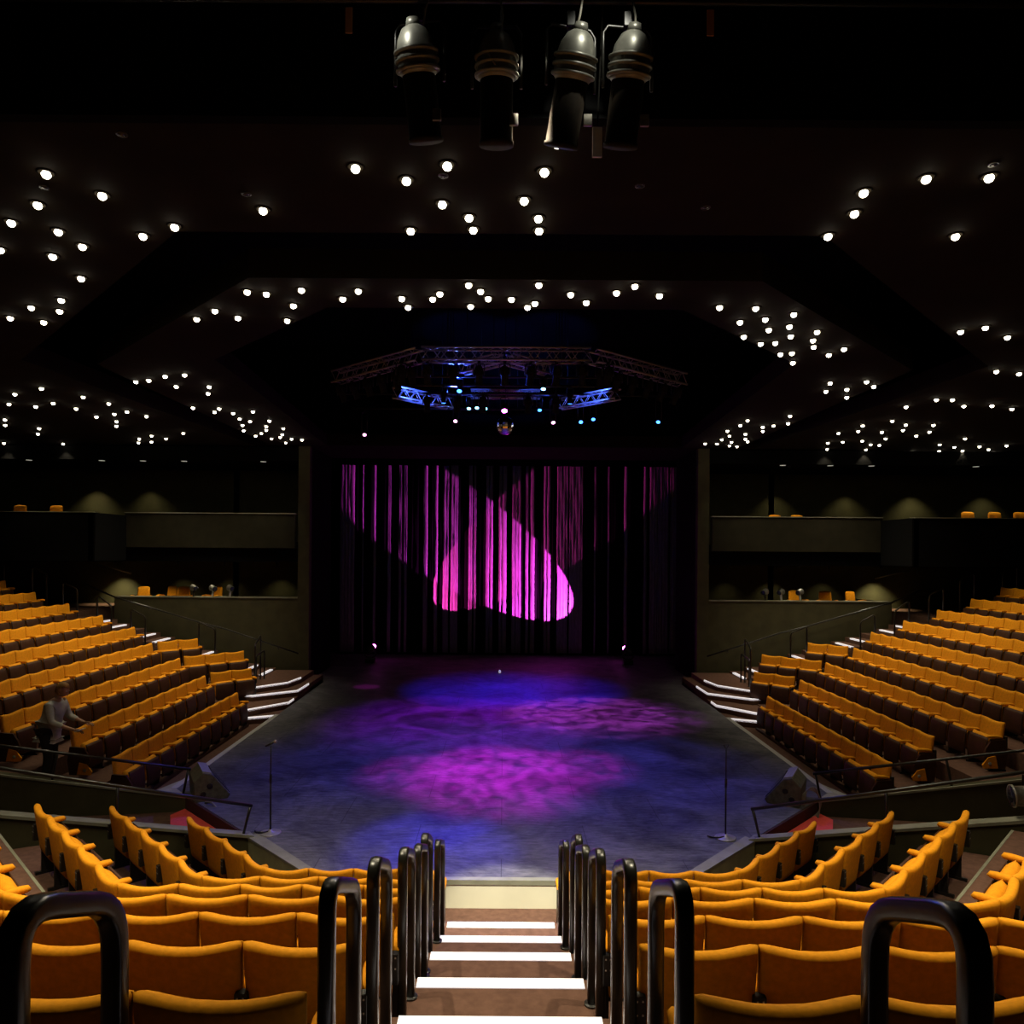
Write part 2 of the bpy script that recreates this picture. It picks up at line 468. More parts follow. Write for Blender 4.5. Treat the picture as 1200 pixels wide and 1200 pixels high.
# ---------------------------------------------------------------- proscenium wall, boxes, balconies
for s in (-1, 1):
    sd = SIDE[s]
    def wbox(name, x0, x1, y0, y1, z0, z1, m='olive'):
        bm = bmesh.new(); box(bm, *sorted((s * x0, s * x1)), y0, y1, z0, z1)
        return struct(name, bm, m)
    wbox('wall_proscenium_%s' % sd, 6.06, 6.42, 22.65, 22.9, -0.8, 7.5)
    wbox('wall_stage_reveal_%s' % sd, 6.06, 6.42, 22.9, 25.5, -0.8, 7.5, 'void')
    wbox('wall_box_parapet_%s' % sd, 6.42, 12.15, 22.75, 22.95, -0.8, 2.58)
    wbox('trim_%d' % k, 6.42, 12.15, 22.72, 22.98, 2.58, 2.615, 'cap'); k += 1
    wbox('floor_box_%s' % sd, 6.42, 12.15, 22.95, 25.5, 1.6, 1.9, 'carpet')
    wbox('wall_box_end_%s' % sd, 12.1, 12.2, 22.76, 25.5, -0.8, 2.57)
    wbox('wall_box_back_%s' % sd, 6.42, 19, 25.5, 25.7, -0.8, 7.5)
    wbox('wall_%s' % sd, 18.5, 18.8, -6, 25.5, -1, 7.5)
    wbox('floor_balcony_%s' % sd, 6.42, 18.5, 22.5, 25.5, 3.72, 4.15, 'void')
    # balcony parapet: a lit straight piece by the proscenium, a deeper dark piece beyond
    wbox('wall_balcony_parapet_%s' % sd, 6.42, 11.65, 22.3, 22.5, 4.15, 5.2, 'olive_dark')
    wbox('wall_balcony_front_%s' % sd, 11.65, 18.5, 20.6, 20.8, 3.75, 5.12, 'void')
    wbox('wall_balcony_return_%s' % sd, 11.6, 11.8, 20.6, 22.3, 3.75, 5.12, 'void')
    wbox('trim_%d' % k, 6.42, 11.65, 22.27, 22.53, 5.2, 5.225, 'cap'); k += 1
    wbox('trim_%d' % k, 11.65, 18.5, 20.57, 20.83, 5.12, 5.14, 'cap'); k += 1
    wbox('floor_balcony_side_%s' % sd, 11.8, 18.5, 20.8, 22.5, 3.72, 4.15, 'void')
    wbox('floor_balcony_riser_%s' % sd, 6.42, 11.6, 22.6, 25.4, 4.15, 4.35, 'void')
    wbox('floor_balcony_side_riser_%s' % sd, 11.8, 18.4, 20.85, 22.4, 4.15, 4.4, 'void')
    wbox('ceiling_balcony_%s' % sd, 6.42, 18.5, 22.6, 25.5, 6.88, 7.3, 'void')
    wbox('wall_stage_wing_%s' % sd, 9.3, 9.5, 25.5, 31.2, 0, 10.5, 'void')
bm = bmesh.new(); box(bm, -9.5, 9.5, 31.2, 31.4, -1, 10.5); struct('wall_stage_back', bm, 'void')
bm = bmesh.new(); box(bm, -19, 19, -6.3, -6, -1, 10.5); struct('wall_back', bm, 'olive')

# ---------------------------------------------------------------- ceiling: two flat bands with black slots between them
ZT = EYE + 3.3
def ring(name, outer, inner, z0, z1, m):
    """both polygons run round in the same order with the same count"""
    bm = bmesh.new()
    n = len(outer)
    o0 = [bm.verts.new((x, y, z0)) for x, y in outer]; i0 = [bm.verts.new((x, y, z0)) for x, y in inner]
    o1 = [bm.verts.new((x, y, z1)) for x, y in outer]; i1 = [bm.verts.new((x, y, z1)) for x, y in inner]
    for a in range(n):
        b = (a + 1) % n
        bm.faces.new((o0[a], o0[b], i0[b], i0[a])); bm.faces.new((o1[a], i1[a], i1[b], o1[b]))
        bm.faces.new((o0[a], o1[a], o1[b], o0[b])); bm.faces.new((i0[a], i0[b], i1[b], i1[a]))
    return struct(name, bm, m)
ring('ceiling', [(-18.6, 5.6), (18.6, 5.6), (18.6, 12.6), (18.6, 25.6), (-18.6, 25.6), (-18.6, 12.6)],
     [(-3.4, 7.5), (3.3, 7.5), (8.4, 12.6), (7.8, 22.6), (-7.8, 22.6), (-8.4, 12.6)], ZT, ZT + 0.35, 'ceil')
ring('ceiling_inner_band', [(-3.1, 8.75), (3.1, 8.75), (7.25, 12.9), (7.25, 22.55), (-7.25, 22.55), (-7.25, 12.9)],
     [(-2.4, 9.8), (2.4, 9.8), (5.0, 12.5), (5.5, 22.5), (-5.5, 22.5), (-5.0, 12.5)], ZT, ZT + 0.35, 'ceil')
bm = bmesh.new(); box(bm, -19, 19, -6.3, 31.4, 10.5, 10.7); struct('ceiling_void', bm, 'void')
bm = bmesh.new(); box(bm, -9.5, 9.5, 22.65, 22.85, 7.5, 10.5); struct('wall_proscenium_header', bm, 'void')
bm = bmesh.new(); box(bm, -19, 19, 5.5, 5.6, ZT - 0.0, 10.5); struct('wall_lighting_slot', bm, 'void')
for s in (-1, 1):
    bm = bmesh.new(); box(bm, *sorted((s * 18.6, s * 18.8)), -6, 25.5, 7.5, 10.5); struct('wall_upper_%s' % SIDE[s], bm, 'void')
# black masking border above the curtain and black legs beside it
bm = bmesh.new()
n = 120
top = [bm.verts.new((-8.8 + 17.6 * i / n, 27.6 + 0.06 * math.sin(i * 1.3), 10.47)) for i in range(n + 1)]
bot = [bm.verts.new((-8.8 + 17.6 * i / n, 27.6 + 0.06 * math.sin(i * 1.3), 7.36)) for i in range(n + 1)]
for i in range(n): bm.faces.new((top[i], top[i + 1], bot[i + 1], bot[i]))
bo = mesh_obj('stage_border', bm, 'velvet', smooth=True)
bo.modifiers.new('thick', 'SOLIDIFY').thickness = 0.02
tag(bo, 'black pleated masking border hanging above the purple-lit curtain', 'stage drape')

# ---------------------------------------------------------------- theatre seats
W = 0.56
def seat_parts(root, last=False, end_panel=0):
    bm = bmesh.new()
    def fb(u, v):
        t = (1 + v) / 2
        return (u * 0.2805 * (0.965 + 0.035 * t), 0.115 - 0.085 * t + 0.022 * u * u * (0.3 + 0.7 * t), 0.28 + 0.525 * t + 0.022 * (math.cos(math.pi * (abs(u) ** 1.4 * 1.1 + 1)) * 0.6) * t * t)
    pillow(bm, 12, 12, fb, lambda u, v: (0, 0.038 * max(0, 1 - abs(u) ** 22) ** 0.5 * max(0, 1 - abs(v) ** 26) ** 0.5, 0.0), True)
    mesh_obj('backrest', bm, 'amber', root, True)
    bm = bmesh.new()
    pillow(bm, 8, 6, lambda u, v: (u * 0.250, 0.245 - 0.02 * v, 0.395 + 0.185 * v), lambda u, v: (0, 0.072 * (max(0, 1 - u ** 6) * max(0, 1 - v ** 6)) ** 0.5, 0))
    mesh_obj('seat_cushion', bm, 'amber', root, True)
    bm = bmesh.new()
    pillow(bm, 8, 6, lambda u, v: (u * 0.252, 0.315 - 0.015 * v + 0.02 * (1 - v * v), 0.335 + 0.215 * v), lambda u, v: (0, 0.02 * (max(0, 1 - u ** 4) * max(0, 1 - v ** 4)) ** 0.5, 0))
    mesh_obj('seat_shell', bm, 'shell', root, True)
    for sx in ((-1, 1) if last else (-1,)):
        x = sx * W / 2
        bm = bmesh.new()
        tube(bm, [(x, 0.085, 0.545), (x, 0.10, 0.562), (x, 0.16, 0.575), (x, 0.27, 0.58), (x, 0.325, 0.578), (x, 0.345, 0.565)], [0.012, 0.026, 0.031, 0.034, 0.030, 0.012], 8)
        mesh_obj('armrest', bm, 'amber', root, True)
        bm = bmesh.new()
        box(bm, x - 0.016, x + 0.016, 0.10, 0.30, 0.02, 0.54)
        box(bm, x - 0.022, x + 0.022, 0.04, 0.33, 0.0, 0.03)
        box(bm, x - 0.030, x + 0.030, 0.018, 0.07, 0.40, 0.585, 0.004)
        old = set(bm.faces)
        for z in (0.50, 0.565):
            box(bm, x - 0.018, x - 0.010, 0.013, 0.019, z - 0.004, z + 0.004)
            box(bm, x + 0.010, x + 0.018, 0.013, 0.019, z - 0.004, z + 0.004)
        for f in bm.faces:
            if f not in old: f.material_index = 1
        std = mesh_obj('standard', bm, 'black', root)
        std.data.materials.append(M['bolt'])
        bm = bmesh.new()
        lathe(bm, [(0.011, 0.30), (0.011, 0.306)], 8, Matrix.Translation((x, 0, 0.30)) @ Matrix.Rotation(R(-90), 4, 'X'))
        mesh_obj('bolt', bm, 'bolt', std)
    if end_panel:
        x = end_panel * (W / 2 + 0.022)
        bm = bmesh.new()
        pts = [(0.06, 0.05), (0.30, 0.05), (0.36, 0.20), (0.42, 0.30), (0.38, 0.40), (0.30, 0.52), (0.06, 0.54), (0.02, 0.30)]
        a = [bm.verts.new((x - 0.02, p[0], p[1])) for p in pts]; b = [bm.verts.new((x + 0.02, p[0], p[1])) for p in pts]
        bm.faces.new(a); bm.faces.new(b[::-1])
        for i in range(8): bm.faces.new((a[i], a[(i + 1) % 8], b[(i + 1) % 8], b[i]))
        ep = mesh_obj('end_panel', bm, 'shell', root)
        bm = bmesh.new()
        pts = [(0.20, 0.06), (0.44, 0.06), (0.46, 0.12), (0.36, 0.24), (0.24, 0.27)]
        xo = x + end_panel * 0.03
        a = [bm.verts.new((xo - 0.012, p[0], p[1])) for p in pts]; b = [bm.verts.new((xo + 0.012, p[0], p[1])) for p in pts]
        bm.faces.new(a); bm.faces.new(b[::-1])
        for i in range(5): bm.faces.new((a[i], a[(i + 1) % 5], b[(i + 1) % 5], b[i]))
        mesh_obj('end_bracket', bm, 'amber', root)
        bm = bmesh.new()
        lathe(bm, [(0.03, 0), (0.03, 0.008), (0.012, 0.012)], 12, Matrix.Translation((xo + end_panel * 0.012, 0.34, 0.14)) @ Matrix.Rotation(R(90 * end_panel), 4, 'Y'))
        mesh_obj('pivot_disc', bm, 'bolt', ep, True)

protos = {}
def seat(loc, rotz, label, group, w=0.56, last=False, end_panel=0):
    key = (last, end_panel)
    if key not in protos:
        o = thing('theatre_seat', label, 'seat'); protos[key] = o
        seat_parts(o, last, end_panel)
    else:
        o = copy_tree(protos[key])
    o.location = loc; o.rotation_euler = (0, 0, rotz); o.scale = (w / W, 1, 1)
    tag(o, label, 'seat', group)
    return o

centre = [(0.66, 4, 0.505), (0.66, 4, 0.583), (0.66, 5, 0.536), (0.66, 5, 0.605), (0.65, 5, 0.593), (0.66, 4, 0.57), (0.67, 3, 0.60)]
wing_n = [4, 5, 5, 3, 0, 0, 0]
for s in (-1, 1):
    for r in range(7):
        x0, n, w = centre[r]
        for j in range(n):
            x = s * (x0 + (j + 0.5) * w)
            last = (j == 0) if s == -1 else (j == n - 1)
            seat((x, YC[r], ZC[r]), 0, 'amber seat, %s %s of the centre gangway, %s row from the stage' % (ORD[j], SIDE[s], ORD[r]),
                 'seats %s of the centre gangway' % SIDE[s], w, last)
        for j in range(wing_n[r]):
            d = (j + 0.52) * 0.56 * 0.7071
            last = (j == 0) if s == -1 else (j == wing_n[r] - 1)
            seat((s * (SC[r] + d), YC[r] + d, ZC[r]), s * R(45), 'amber seat in the angled %s wing of the %s row, %s from the bend' % (SIDE[s], ORD[r], ORD[j]),
                 'angled %s wing seats' % SIDE[s], 0.56, last)
    # long side blocks
    for i in range(NX):
        y = YFAR[i]; j = 0
        ystart = [12.25, 12.55, 12.3, 12.3, 12.3][i] if i < 4 else 850 * XS[i] / 640
        n = int((y - ystart) / 0.565 + 0.5)
        for j in range(n):
            yy = y - (j + 0.5) * 0.565
            neart = j == n - 1
            last = (neart if s == 1 else j == 0)
            ep = 0
            if neart and i < 3:
                ep = 1 if s == -1 else -1
                last = False
            # facing the stage axis: left block faces +x, right block faces -x
            seat((s * XS[i], yy, ZS[i]), s * R(90), 'amber seat in the %s side block, %s row up, %s from the stairs' % (SIDE[s], ORD[i], ORD[j]),
                 'seats of the %s side block' % SIDE[s], 0.565, last, ep)
    # short turned groups of seats between the long rows and the wall stair
    for nm, (px, py), n, z in (('highest', (9.6, 20.1), 2, 0.72), ('middle', (8.6, 19.5), 3, 0.40), ('lowest', (7.62, 18.85), 2, 0.08)):
        bm = bmesh.new()
        q = 0.7071
        L = 0.56 * n + 0.1
        a = (px + 0.15 * q, py + 0.12 * q)
        p = [(a[0] - 0.1, a[1] - 0.6), (a[0] + 0.3, a[1] + 0.3), (a[0] - L * q + 0.2, a[1] + L * q + 0.2), (a[0] - L * q - 0.45, a[1] + L * q - 0.45)]
        prism(bm, mirror(p, s), -0.9, z)
        struct('floor_%s_turned_%s' % (SIDE[s], nm), bm, 'carpet')
        for j in range(n):
            d = (j + 0.5) * 0.56 * q
            last = (j == 0) if s == 1 else (j == n - 1)
            seat((s * (px - d), py + d, z), s * R(135), 'amber seat in the %s turned group by the %s stair, %s from outside' % (nm, SIDE[s], ORD[j]),
                 'turned seats by the %s stair' % SIDE[s], 0.56, last)

# ---------------------------------------------------------------- handrails
def arc_rail(p0, p1, top0, top1, rad=0.13):
    """inverted U: p0,p1 feet (x,y,z); tops heights z at each end"""
    p0 = Vector(p0); p1 = Vector(p1)
    a = Vector((p0.x, p0.y, top0)); b = Vector((p1.x, p1.y, top1))
    d = (b - a).normalized()
    pts = [p0, Vector((a.x, a.y, a.z - rad * 1.1))]
    for t in (0.2, 0.4, 0.6, 0.8):
        A, B, Cc = Vector((a.x, a.y, a.z - rad)), a, a + d * rad
        pts.append((1 - t) ** 2 * A + 2 * t * (1 - t) * B + t * t * Cc)
    pts.append(a + d * rad); pts.append(b - d * rad)
    for t in (0.2, 0.4, 0.6, 0.8):
        A, B, Cc = b - d * rad, b, Vector((b.x, b.y, b.z - rad))
        pts.append((1 - t) ** 2 * A + 2 * t * (1 - t) * B + t * t * Cc)
    pts.append(Vector((b.x, b.y, b.z - rad * 1.1))); pts.append(p1)
    return pts
def u_rail(name, p0, p1, t0, t1, r, label, group, rad=0.13, foot=True):
    root = thing(name, label, 'handrail', tuple(p0), 0, group)
    bm = bmesh.new()
    off = Vector(p0)
    tube(bm, [p - off for p in arc_rail(p0, p1, t0, t1, rad)], r, 12, square=True)
    mesh_obj('rail_bar', bm, 'rail', root, True)
    for p in (p0, p1):
        bm = bmesh.new()
        q = Vector(p) - off
        lathe(bm, [(r * 1.7, 0), (r * 1.7, 0.012), (r * 1.2, 0.018)], 16, Matrix.Translation(q))
        mesh_obj('foot_plate', bm, 'black', root)
    return root
cr = [(-0.705, 0.745, 2.94, 3.48, 1.35, 1.60), (-0.72, 0.73, 4.08, 4.56, 1.74, 1.97), (-0.72, 0.73, 5.30, 5.80, 2.18, 2.41),
      (-0.72, 0.73, 6.22, 6.85, 2.53, 2.79), (-0.745, 0.75, 7.0, 7.55, 2.73, 2.99), (-0.70, 0.71, 7.95, 8.6, 3.17, 3.44)]
def zfloor(y):
    for i in range(1, 7):
        if y > YC[i - 1] - 0.18: return ZC[i - 1]
    return ZC[6]
for s in (-1, 1):
    for i, (xl, xr, y0_, y1_, h0_, h1_) in enumerate(cr):
        y0, y1, h0, h1 = y0_, y1_, h0_, h1_
        x = xl if s == -1 else xr
        kk = 0.61 / abs(x); x = s * 0.61; y0 *= kk; y1 *= kk; h0 *= kk; h1 *= kk
        u_rail('handrail', (x, y0, zfloor(y0)), (x, y1, zfloor(y1)), EYE - h0 + 0.0, EYE - h1 + 0.0, 0.0295,
               'black hoop handrail %s of the centre gangway, %s one counted up from the stage' % (SIDE[s], ORD[5 - i]), 'hoop handrails of the centre gangway', 0.12)
    x = -1.18 if s == -1 else 1.145
    u_rail('handrail', (x, 1.75, EYE - 2.02), (x, 2.22, EYE - 2.02), EYE - 0.865, EYE - 1.075, 0.033,
           'large black hoop handrail nearest the viewer on the %s' % SIDE[s], 'nearest hoop handrails', 0.15)
    # hoops along the wall stair
    hoops = [((6.75, 19.75, 0.22), (6.98, 20.9, 0.36), 1.50, 1.62), ((8.45, 21.3, 0.96), (8.95, 21.35, 1.0), 1.75, 1.95), ((10.5, 21.3, 1.6), (10.95, 21.35, 1.8), 2.1, 2.32),
             ((11.5, 21.3, 2.0), (11.95, 21.35, 2.1), 2.42, 2.72), ((12.45, 21.2, 2.0), (12.9, 21.25, 2.3), 2.9, 3.1), ((13.35, 21.2, 2.6), (13.8, 21.25, 2.6), 3.35, 3.55), ((14.6, 21.2, 2.6), (15.05, 21.25, 2.6), 3.6, 3.8)]
    for j, (p0, p1, t0, t1) in enumerate(hoops):
        p0 = (s * p0[0], p0[1], p0[2] - 0.3 if j else p0[2]); p1 = (s * p1[0], p1[1], p1[2] - 0.3 if j else p1[2])
        u_rail('stair_rail', p0, p1, t0, t1, 0.022, 'thin black hoop rail on the %s wall stair, %s from the stage' % (SIDE[s], ORD[j]), 'hoop rails of the %s wall stair' % SIDE[s], 0.1)
    # short inner post rail by the corner steps
    u_rail('stair_rail', (s * 6.9, 20.3, 0.36), (s * 6.9, 21.0, 0.36), 1.12, 1.18, 0.02, 'low black rail post behind the %s corner steps' % SIDE[s], 'low rails by the corner steps', 0.1)
    # wall mounted handrail
    root = thing('wall_handrail', 'long thin black handrail climbing the %s box wall' % SIDE[s], 'handrail', (s * 6.4, 22.5, 0.93), 0, 'wall handrails')
    bm = bmesh.new()
    P = [(6.35, 22.55, 0.88), (7.73, 22.55, 1.33), (8.6, 22.55, 1.62), (9.4, 22.55, 1.82), (10.7, 22.55, 2.2), (12.1, 22.55, 2.6), (13.0, 22.55, 3.0)]
    tube(bm, [(s * p[0] - s * 6.4, p[1] - 22.5, p[2] - 0.93) for p in P], 0.025, 8)
    mesh_obj('rail_bar', bm, 'rail', root, True)
    for px in (7.0, 9.0, 11.0):
        zz = 0.88 + (px - 6.35) * 0.305
        bm = bmesh.new()
        tube(bm, [(s * px - s * 6.4, 0.05, zz - 0.93), (s * px - s * 6.4, 0.05, zz - 1.0), (s * px - s * 6.4, 0.24, zz - 1.0)], 0.01, 6)
        mesh_obj('wall_bracket', bm, 'black', root)
    bm = bmesh.new()
    tube(bm, [(s * 13.0, 25.35, 3.25), (s * 14.2, 25.35, 3.55)], 0.025, 8)
    tag(mesh_obj('wall_handrail', bm, 'steel', None, True), 'short pale handrail on the lamp-lit %s rear wall' % SIDE[s], 'handrail', 'rear wall handrails')
    # low rails on the two gangway walls
    def zn(x): return max(0, (x - 3.6)) * 0.285
    root = thing('gangway_rail', 'low black rail on the near wall of the %s gangway' % SIDE[s], 'handrail', (s * 3.65, 10.3, 0.0), 0, 'gangway rails')
    bm = bmesh.new()
    def wallp(x): return Vector((s * x, 10.30 - (x - 3.6) * 0.4956, zn(x)))
    o0 = Vector((s * 3.65, 10.3, 0))
    A = [wallp(x) + Vector((0, 0, 0.43 + 0.061 * (x - 3.6))) for x in (3.55, 5.0, 8.8)]
    tube(bm, [p - o0 for p in A], 0.024, 8); mesh_obj('rail_bar', bm, 'rail', root, True)
    for x in (3.62, 5.05, 7.0):
        bm = bmesh.new(); p = wallp(x + 0.04); q = wallp(x - 0.05 if x < 4 else x + 0.02) + Vector((0, 0, 0.43 + 0.061 * (x - 3.6)))
        tube(bm, [p - o0, q - o0], 0.02, 8); ps = mesh_obj('post', bm, 'rail', root, True)
        bm = bmesh.new(); q = p - o0
        box(bm, q.x - 0.06, q.x + 0.06, q.y - 0.05, q.y + 0.05, q.z + 0.0, q.z + 0.03, 0.005)
        mesh_obj('base_plate', bm, 'steel', ps)
    root = thing('gangway_rail', 'low black rail on the far wall of the %s gangway behind the monitor speaker' % SIDE[s], 'handrail', (s * 5.2, 12.0, 0.0), 0, 'gangway rails')
    bm = bmesh.new()
    def wallf(x): return Vector((s * x, 12.0 - (x - 5.2) * 0.15, (x - 5.2) * 0.17))
    o0 = Vector((s * 5.2, 12.0, 0))
    tube(bm, [wallf(x) + Vector((0, 0, 0.44)) - o0 for x in (5.15, 8.5, 12)], 0.024, 8); mesh_obj('rail_bar', bm, 'rail', root, True)
    for x in (5.22, 7.2, 9.6):
        bm = bmesh.new()
        tube(bm, [wallf(x + 0.05) - o0, wallf(x - 0.03) + Vector((0, 0, 0.44)) - o0], 0.02, 8); mesh_obj('post', bm, 'rail', root, True)

# ---------------------------------------------------------------- ceiling downlights
DL = [(-4.02,6.34),(-3.74,6.72),(-4.46,6.91),(-4.97,7.29),(-4.62,7.49),(-5.54,7.95),(-4.58,7.85),(-5.07,8.12),(-3.79,7.58),(-3.36,7.36),(-2.34,6.99),(-5.13,8.77),(-5.84,9.54),(-6.43,9.84),(-6.13,9.98),(-7.02,10.29),(-6.66,10.47),(-4.37,10.28),(-3.97,9.92),(-3.76,10.21),(-3.27,9.19),(-3.05,9.26),(-2.56,9.11),(-2.83,9.69),(-3.1,10.32),(-10.35,15.33),(-9.43,14.77),(-9.04,15.56),(-10.11,16.25),(-10.76,16.65),(-9.95,16.85),(-11.19,16.38),(-8.86,16.24),(-8.94,17.18),(-10.05,17.87),(-9.4,17.48),(-9.88,18.48),(-10.24,19.15),(-8.76,17.75),(-12.63,18.34),(-13.17,19.14),(-12.59,19.63),(-13.21,20.55),(-15.45,22.4),(-13.64,22.43),(-10.75,21.36),(-11.14,22.09),(-10.09,20.76),(-10.65,21.9),(-9.92,21.27),(-8.97,20.27),(-7.18,14.12),(-6.87,14.0),(-6.4,13.67),(-5.98,13.55),(-6.57,14.51),(-5.91,14.51),(-6.18,15.12),(-7.15,16.65),(-6.58,16.73),(-6.85,17.14),(-6.46,17.27),(-5.92,17.07),(-6.57,18.0),(-6.43,18.34),(-6.82,18.89),(-7.09,19.73),(-5.91,18.24),(-6.26,19.07),(-6.45,19.65),(-6.76,20.18),(-7.07,20.63),(-5.9,19.36),(-6.23,20.35),(-6.44,20.85),(-6.78,21.13),(-6.2,21.15),(-6.59,21.88),(-5.94,21.3),(2.85,9.64),(3.34,9.67),(3.32,10.25),(3.63,10.12),(3.85,10.59),(3.6,10.93),(3.98,11.29),(4.19,11.24),(4.09,10.43),(3.94,9.9),(4.29,10.89),(4.59,10.67),(4.71,11.09),(4.87,11.44),(4.51,11.87),(4.67,11.8),(4.92,12.39),(5.4,11.55),(5.31,11.89),(3.24,6.57),(3.35,6.97),(3.32,7.47),(3.66,6.32),(4.19,6.29),(4.62,7.45),(6.67,10.62),(6.9,10.42),(7.53,10.87),(8.73,12.88),(9.24,13.03),(6.21,13.84),(6.44,14.54),(6.77,14.35),(7.11,15.07),(6.84,13.71),(7.17,14.09),(8.86,16.0),(9.08,15.25),(9.41,15.24),(10.05,15.87),(10.63,15.82),(11.29,16.14),(9.46,17.69),(10.06,18.18),(10.42,18.96),(10.76,18.19),(11.25,19.19),(11.27,19.84),(9.06,18.34),(9.36,19.18),(10.04,19.29),(10.7,20.36),(8.99,19.51),(9.46,21.2),(9.99,22.44),(9.81,21.02),(10.26,20.79),(10.84,21.46),(11.22,22.5),(11.15,21.56),(12.83,21.37),(13.61,22.7),(13.56,21.85),(14.28,22.6),(12.87,20.26),(14.22,21.7),(14.87,22.27),(14.89,21.5),(12.91,22.92),(5.96,21.52),(6.31,21.51),(6.21,20.71),(5.93,19.28),(6.23,20.06),(6.63,21.16),(6.79,21.88),(7.07,22.04),(5.99,18.42),(5.95,17.75),(6.57,19.76),(6.84,20.58),(7.06,21.04),(6.64,18.64),(6.87,19.28),(6.84,18.43),(6.75,17.14),(7.08,18.1),(-1.29,6.21),(-0.88,6.41),(-0.5,6.16),(-0.6,6.84),(-0.36,7.11),(-0.33,7.38),(-0.97,7.41),(0.41,5.81),(0.33,6.25),(0.17,6.76),(0.32,7.12),(0.34,7.39),(-1.85,9.13),(-2.11,9.42),(-1.34,9.39),(-1.3,9.72),(-0.94,9.4),(-0.83,9.21),(-0.45,8.9),(-0.46,9.67),(-0.31,9.11),(-0.22,9.37),(0.08,9.39),(0.3,9.69),(0.39,9.54),(0.41,8.88),(0.83,9.2),(1.06,9.49),(1.4,9.13),(1.59,8.9),(1.96,9.22),(13.6,23.48),(14.28,23.39),(14.89,23.22),(15.5,22.99)]
proto = None
groups = {}
for x, y in DL:
    side = 'left' if x < -2.6 else 'right' if x > 2.6 else 'middle'
    if y < 8: band = 'near part of the outer ceiling'
    elif abs(x) > 7.3: band = 'outer ceiling' + (' nearer half' if y < 16 else ' far end' if y > 20.5 else ' beyond its middle')
    else: band = 'inner ceiling band' + (' nearer half' if y < 12.6 else ' far end' if y > 19 else ' beyond its middle')
    groups.setdefault((band, side), []).append((x, y))
for (band, side), pts in groups.items():
    pts.sort(key=lambda p: p[0] / p[1])
    for j, (x, y) in enumerate(pts):
        if proto is None:
            o = proto = thing('ceiling_downlight', 'x', 'ceiling light')
            bm = bmesh.new()
            lathe(bm, [(0.075, 0), (0.075, -0.008), (0.052, -0.012), (0.052, 0.0)], 14)
            mesh_obj('trim_ring', bm, 'ceil', o, True)
            bm = bmesh.new()
            lathe(bm, [(0.030, 0.0), (0.038, -0.014), (0.038, -0.030), (0.028, -0.046), (0.014, -0.054), (0.003, -0.056)], 10)
            mesh_obj('bulb', bm, 'bulb', o, True)
            sp = spot('downlight_beam', (0, 0, -0.07), (0, 0, -5), DOWNLIGHT_W, 84, (1, 0.86, 0.60), 0.03, 0.5)
            sp.parent = o
        else:
            o = copy_tree(proto)
        o.location = (x, y, ZT)
        # adjustable lamps: the inner band is turned out to the seats
        aim = Vector((0, 0, -1))
        if abs(x) < 7.3 and y > 12.5: aim = Vector((math.copysign(0.55, x), 0, -1))
        elif y > 8.6 and abs(x) < 7.3: aim = Vector((0.12 * x if abs(x) > 2.4 else 0, -0.55, -1))
        for ch in o.children:
            if ch.type == 'LIGHT': ch.rotation_euler = aim.to_track_quat('-Z', 'Y').to_euler()
        tag(o, 'lit downlight, %s from the left in the %s %s group' % (ordinal(j), band, side), 'ceiling light', 'lit ceiling downlights')
# unlit glints among them
un = [(-3.05, 5.75), (-0.55, 6.35), (4.1, 6.1), (1.2, 6.5), (1.9, 6.9), (-2.4, 6.7), (-4.2, 6.6), (6.2, 7.1)]
for j, (x, y) in enumerate(un):
    o = thing('unlit_downlight', 'unlit recessed downlight among the lit ones, %s from the left' % ORD[sorted(un).index((x, y))], 'ceiling light', (x, y, ZT), 0, 'unlit ceiling downlights')
    bm = bmesh.new(); lathe(bm, [(0.045, 0), (0.045, -0.006), (0.032, -0.008), (0.032, 0.0)], 14); mesh_obj('trim_ring', bm, 'black', o, True)
    bm = bmesh.new(); lathe(bm, [(0.028, -0.001), (0.024, -0.008), (0.003, -0.012)], 10); mesh_obj('bulb', bm, 'glassdark', o, True)
# dim soffit lights under the balcony ceilings
for s, xs in ((-1, (-7.6, -10.1, -11.4, -12.7, -15.0)), (1, (8.8, 10.3, 11.6, 14.9))):
    for j, x in enumerate(xs):
        bm = bmesh.new(); lathe(bm, [(0.09, 6.885), (0.09, 6.872), (0.02, 6.868)], 12, Matrix.Translation((x, 22.9, 0)))
        tag(mesh_obj('soffit_light', bm, 'bulbdim', None, True), 'faint flat light in the soffit over the %s balcony, %s from the stage' % (SIDE[s], ORD[j]), 'ceiling light', 'faint soffit lights')

